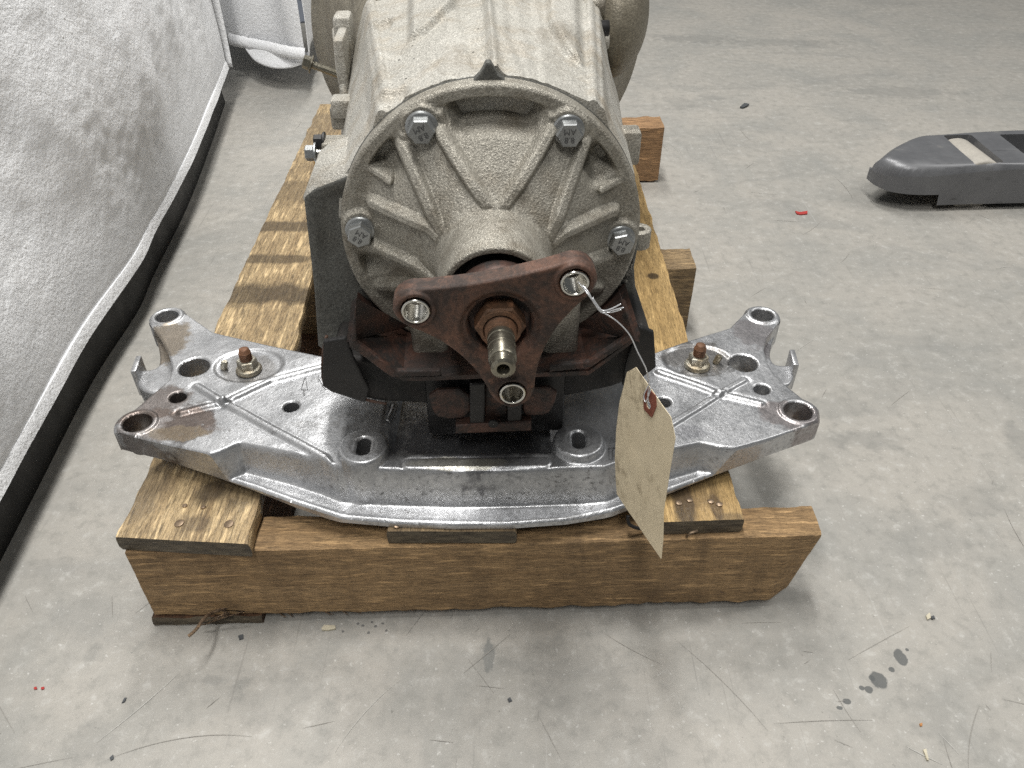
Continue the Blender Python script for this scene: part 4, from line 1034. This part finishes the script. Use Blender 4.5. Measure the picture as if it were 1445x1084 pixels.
# end panel turning the far corner, and far end / near end curtains
e0 = V[(ns - 1) * nz]
def curtain(name, A, B, z0, z1, amp, parent, n=60, seed=0, m=70):
    A = Vector(A); B = Vector(B); tn = (B - A).normalized(); nr = Vector((tn.y, -tn.x, 0)); V = []; Q = []
    for i in range(n):
        for k in range(m):
            s_ = i / (n - 1); z = z0 + (z1 - z0) * k / (m - 1)
            f = amp * mnoise.noise(Vector((s_ * 4, z * 3, seed))) * 1.6 + amp * .4 * math.sin(s_ * 14 + z * 5)
            p = A.lerp(B, s_) + nr * f; V.append((p.x, p.y, z))
    for i in range(n - 1):
        for k in range(m - 1): Q.append((i * m + k, (i + 1) * m + k, (i + 1) * m + k + 1, i * m + k + 1))
    o = mk(name, V, Q, None, M_SHEET, parent, True)
    mm = o.modifiers.new('thickness', 'SOLIDIFY'); mm.thickness = .0015
    return o
p1 = HC[-1]; curtain('end_panel', (p1.x, p1.y, 0), (p1.x - W_, p1.y + .1, 0), ZH, ZH + .86, .01, sh, seed=3)
p0 = HC[0]; curtain('end_panel', (p0.x, p0.y, 0), (p0.x - W_, p0.y, 0), ZH, ZH + .86, .01, sh, seed=4)
# second sheet further back
s2 = thing('white_sheet', 'short white cloth corner hanging just left of the gearbox behind the long sheet', 'sheet', tuple(Pz(380, 100, 0)))
qa = Pz(300, 52, .08); qb = Pz(433, 80, .08)
c2 = curtain('drape', (qa.x, qa.y, 0), (qb.x, qb.y, 0), .08, .62, .012, s2, 70, 9)
qc = Vector((qb.x - .05, qb.y + .5, 0)); curtain('drape', (qb.x, qb.y, 0), qc, .08, .62, .008, s2, 40, 11)
curtain('drape', (qa.x, qa.y, 0), (qa.x - .05, qa.y + .5, 0), .08, .62, .008, s2, 20, 12)
# its top closes the space beneath
mk('sheet_top', [(qa.x, qa.y, .62), (qb.x, qb.y, .62), (qc.x, qc.y, .62), (qa.x - .05, qa.y + .5, .62)], [(0, 1, 2, 3)], None, M_SHEET, s2, False)
# hem band and a curled lower layer
pts = [Pz(326, 60, .08), Pz(350, 66, .08), Pz(380, 72, .08), Pz(410, 79, .08), Pz(433, 82, .08)]
V = []; Q = []; C_ = catmull(pts, 8)
for i, p in enumerate(C_):
    for (dy, dz_) in ((-.001, .022), (-.010, .018), (-.014, .008), (-.012, -.002), (-.002, -.004), (.002, .004)): V.append((p.x, p.y + dy, .08 + dz_ + .002 * mnoise.noise(Vector((i * .5, dz_, 0)))))
for i in range(len(C_) - 1):
    for k in range(5): Q.append((i * 6 + k, i * 6 + k + 1, (i + 1) * 6 + k + 1, (i + 1) * 6 + k))
mk('hem', V, Q, None, M_SHEET, s2, True)
pts = [Pz(348, 70, .075), Pz(362, 86, .058), Pz(385, 95, .052), Pz(410, 95, .055), Pz(432, 88, .066)]
V = []; Q = []; C_ = catmull(pts, 10)
for i, p in enumerate(C_):
    for (dy, dz_) in ((.01, .03), (.0, .010), (-.006, .004), (-.006, 0), (.004, -.001), (.05, .01)): V.append((p.x, p.y + dy, p.z + dz_))
for i in range(len(C_) - 1):
    for k in range(5): Q.append((i * 6 + k, i * 6 + k + 1, (i + 1) * 6 + k + 1, (i + 1) * 6 + k))
mk('fold', V, Q, None, M_SHEET, s2, True)

# ---------------------------------------------------------------- pallet jack fork
pj = thing('pallet_jack', 'dark grey pallet jack fork tip with pale roller on the floor at the right edge', 'pallet jack', tuple(Pz(1330, 265, 0)))
t = NT('fork_paint'); a = t.noise(20, 5, .65); b = t.noise(250, 3, .6)
col = t.mix(t.ramp(a, [(.35, 0.0), (.7, 1.0)]), (.135, .137, .145), (.175, .177, .185))
col = t.mix(t.math('MULTIPLY', t.ramp(t.noise(38, 5, .7), [(.62, 0.0), (.70, 1.0)]), .6), col, (.24, .235, .22))
col = t.mix(t.math('MULTIPLY', t.ramp(t.noise(1, 3, .6, t.map((12, 90, 60), loc=(3, 1, 0))), [(.64, 0.0), (.70, 1.0)]), .5), col, (.03, .03, .03))
M_FORK = t.fin(col, t.ramp(a, [(.3, .28), (.7, .45)]), .25, t.bump(b, .0002, .3))
ZF = .085
ol = [tuple(Pz(*q, ZF)[:2]) for q in [(1445, 181), (1380, 184), (1325, 187)]]
ol += [tuple(Pz(*q, ZF - .012)[:2]) for q in [(1290, 196), (1256, 211), (1232, 228)]]
ol += [tuple(Pz(*q, .04)[:2]) for q in [(1223, 243), (1226, 252), (1240, 260), (1262, 266), (1300, 270)]]
ol += [tuple(Pz(*q, .033)[:2]) for q in [(1355, 273), (1400, 272), (1445, 271)]]
dirx = Vector((ol[-1][0] - ol[-3][0], ol[-1][1] - ol[-3][1])).normalized(); 
ol = [(ol[0][0] + dirx.x * .75, ol[0][1] + dirx.y * .75)] + ol + [(ol[-1][0] + dirx.x * .75, ol[-1][1] + dirx.y * .75)]
sdF = sd_poly(smooth_poly(ol, 2))
op1 = sd_poly([tuple(Pz(*q, ZF)[:2]) for q in [(1331, 191), (1370, 190), (1417, 229), (1376, 231)]])
op2 = sd_poly([tuple(Pz(*q, ZF)[:2]) for q in [(1410, 190), (1600, 186), (1640, 212), (1445, 217)]])
tip = Pz(1223, 243, ZF)
def forktop(X, Y):
    s_ = (X - tip.x) * dirx.x + (Y - tip.y) * dirx.y
    d_ = -sdF(X, Y); z = ZF - .014 * (1 - sst(-.01, .11, s_)) ** 1.3
    rr_ = .020; dc = np.clip(d_, 0, rr_); k = sst(.02, .30, s_); r2 = .024 * (1 - k) + .010 * k
    dc = np.clip(d_, 0, r2); return z - (r2 - np.sqrt(np.maximum(r2 ** 2 - (r2 - dc) ** 2, 0))) + vnoise(X, Y, 12, 2) * .002
def forkbot(X, Y):
    s_ = (X - tip.x) * dirx.x + (Y - tip.y) * dirx.y
    return .041 - .009 * sst(.0, .08, s_) - .020 * sst(.150, .152, s_)
field('fork', (.55, 1.75, 1.0, 1.6), .0028, lambda X, Y: np.maximum(np.maximum(sdF(X, Y), -op1(X, Y)), -op2(X, Y)), forktop, forkbot, M_FORK, pj)
a = Pz(1349, 196, ZF - .002); b = Pz(1392, 229, ZF - .002); ax_ = (b - a).normalized()
tube('load_roller', [a - ax_ * .002 + Vector((0, 0, -.044)), a + Vector((0, 0, -.044)) + ax_ * .002, b + Vector((0, 0, -.044)) - ax_ * .002, b + Vector((0, 0, -.044))], .038, M_ROLL, pj, n=48, rs=[.042, .046, .046, .042])
p = Pz(1283, 267, .013); tube('nose_wheel', [p + Vector((-.004, .035, 0)), p + Vector((.0, .02, 0)), p + Vector((.004, -.0, 0))], .013, M_ROLL, pj, n=28)
p = Pz(1425, 200, .05); box('link_bar', (p.x + .2, p.y, .05), (.5, .03, .02), M_FORK, pj, bev=.004)
p = Pz(1400, 282, .02); box('side_plate', (p.x + .38, p.y + .02, .035), (.74, .008, .046), M_FORK, pj, bev=.001)

# ---------------------------------------------------------------- small litter on the floor
def scrap(name, pts, th, mat, label, cat, group=None):
    P = [tuple(Pz(x, y, 0)[:2]) for x, y in pts]; xs = [p[0] for p in P]; ys = [p[1] for p in P]
    bm = bmesh.new(); A = [bm.verts.new((x, y, .0003)) for x, y in P]; B = [bm.verts.new((x, y, th + .0005 * (i % 2))) for i, (x, y) in enumerate(P)]
    bm.faces.new(A[::-1]); bm.faces.new(B)
    for i in range(len(P)): j = (i + 1) % len(P); bm.faces.new((A[i], A[j], B[j], B[i]))
    cx = sum(xs) / len(xs); cy = sum(ys) / len(ys)
    bmesh.ops.translate(bm, verts=bm.verts, vec=(-cx, -cy, 0)); o = from_bm(name, bm, mat); o.location = (cx, cy, 0)
    return tag(o, label, cat, group or {'red_scrap': 'red scraps on the floor', 'dark_chip': 'dark chips on the floor', 'white_chip': 'pale chips on the floor'}.get(name))
M_RED = m_flat('red_scrap', (.42, .04, .035), .6); M_CHIP = m_flat('chip', (.55, .50, .38), .7); M_DKC = m_flat('dark_chip', (.07, .075, .08), .7); M_OR = m_flat('orange_chip', (.45, .2, .06), .6)
scrap('red_scrap', [(1122, 299), (1128, 301), (1139, 299), (1139, 303), (1130, 304), (1124, 303)], .002, M_RED, 'small red paper scrap on the floor right of the pallet', 'scrap')
scrap('red_scrap', [(48, 971), (52, 970), (53, 973), (49, 974)], .001, M_RED, 'leftmost tiny red speck on the floor at the near left', 'scrap')
scrap('red_scrap', [(58, 971), (63, 970), (63, 973), (59, 974)], .001, M_RED, 'tiny red speck on the floor right beside another red speck', 'scrap')
scrap('wood_chip', [(454, 888), (458, 884), (473, 884), (474, 889), (462, 891), (455, 891)], .002, M_CHIP, 'pale flat wood chip on the floor in front of the pallet', 'chip')
scrap('dark_chip', [(336, 898), (343, 896), (344, 902), (338, 904)], .001, M_DKC, 'dark flake on the floor just before the splintered pallet corner', 'chip')
scrap('dark_chip', [(1044, 153), (1050, 148), (1057, 149), (1053, 152), (1048, 154)], .004, M_DKC, 'dark crumpled bit on the floor far right of the gearbox', 'chip')
scrap('dark_chip', [(172, 993), (176, 986), (179, 985), (177, 991)], .001, M_DKC, 'thin dark sliver on the floor at the near left', 'chip')
scrap('dark_chip', [(155, 1070), (160, 1066), (161, 1071), (157, 1074)], .001, M_DKC, 'dark flake near the bottom left corner of the floor', 'chip')
scrap('dark_chip', [(1313, 871), (1317, 870), (1319, 874), (1314, 875)], .0015, M_DKC, 'dark crumb beside a white crumb on the right floor', 'chip')
scrap('white_chip', [(1306, 870), (1311, 866), (1313, 873), (1308, 876)], .0015, M_CHIP, 'white crumb beside a dark crumb on the right floor', 'chip')
scrap('white_chip', [(1302, 1059), (1306, 1058), (1310, 1074), (1307, 1074)], .0015, M_CHIP, 'pale sliver on the floor near the bottom right corner', 'chip')
scrap('orange_chip', [(1297, 1022), (1301, 1021), (1301, 1025), (1298, 1026)], .001, M_OR, 'orange speck on the floor above the pale sliver', 'chip')
scrap('dark_chip', [(716, 987), (720, 985), (723, 990), (718, 992)], .001, M_DKC, 'dark flake on the floor before the middle of the pallet', 'chip')
# hairline scratches of every direction in the slab
for nm, cc_, cnt_, sd_ in (('dark', (.285, .27, .245), 260, 5), ('pale', (.50, .49, .46), 60, 6)):
    r_ = random.Random(sd_); V = []; Q = []
    for k in range(cnt_):
        x = r_.uniform(-.7, 1.5); y = r_.uniform(.1, 1.7) if k % 2 else r_.uniform(.1, .45); a = r_.uniform(0, math.pi); L_ = r_.choice([.008, .012, .02, .03, .05, .09]) * r_.uniform(.6, 1.4); cv = r_.uniform(-2.5, 2.5); wd = r_.uniform(.00012, .00032)
        n_ = 10; b0 = len(V)
        for i in range(n_ + 1):
            t_ = i / n_; aa = a + cv * L_ * t_ * 2; 
            if i: x += math.cos(aa) * L_ / n_; y += math.sin(aa) * L_ / n_
            ww = wd * math.sin(math.pi * min(1, max(.08, t_))) + .00005
            V += [(x - math.sin(aa) * ww, y + math.cos(aa) * ww, .0006), (x + math.sin(aa) * ww, y - math.cos(aa) * ww, .0006)]
        Q += [(b0 + 2 * i, b0 + 2 * i + 1, b0 + 2 * i + 3, b0 + 2 * i + 2) for i in range(n_)]
    o = mk('floor_scratches', V, Q, None, m_flat('scratch', cc_, .6), None, False, kind='stuff')
    tag(o, nm + ' hairline scratches criss-crossing the concrete floor', 'scratches')
# dust and grit, too many to count
bm = bmesh.new(); r_ = random.Random(3)
for k in range(900):
    x = r_.uniform(-.9, 1.3); y = r_.uniform(.15, 2.2)
    if -.33 < x < .27 and .43 < y < .9: continue
    s_ = r_.uniform(.0003, .0009) * (1.8 if r_.random() < .06 else 1)
    vv = [bm.verts.new((x + s_ * math.cos(a + k), y + s_ * math.sin(a + k) * r_.uniform(.5, 1), 0.0002)) for a in (0, 2.1, 4.2)]; tpv = bm.verts.new((x, y, s_ * .9))
    for i in range(3): bm.faces.new((vv[i], vv[(i + 1) % 3], tpv))
g1 = from_bm('grit', bm, m_flat('grit', (.55, .54, .5), .8)); tag(g1, 'pale grit scattered over the concrete floor', 'grit'); g1['kind'] = 'stuff'

S.cycles.use_denoising = False
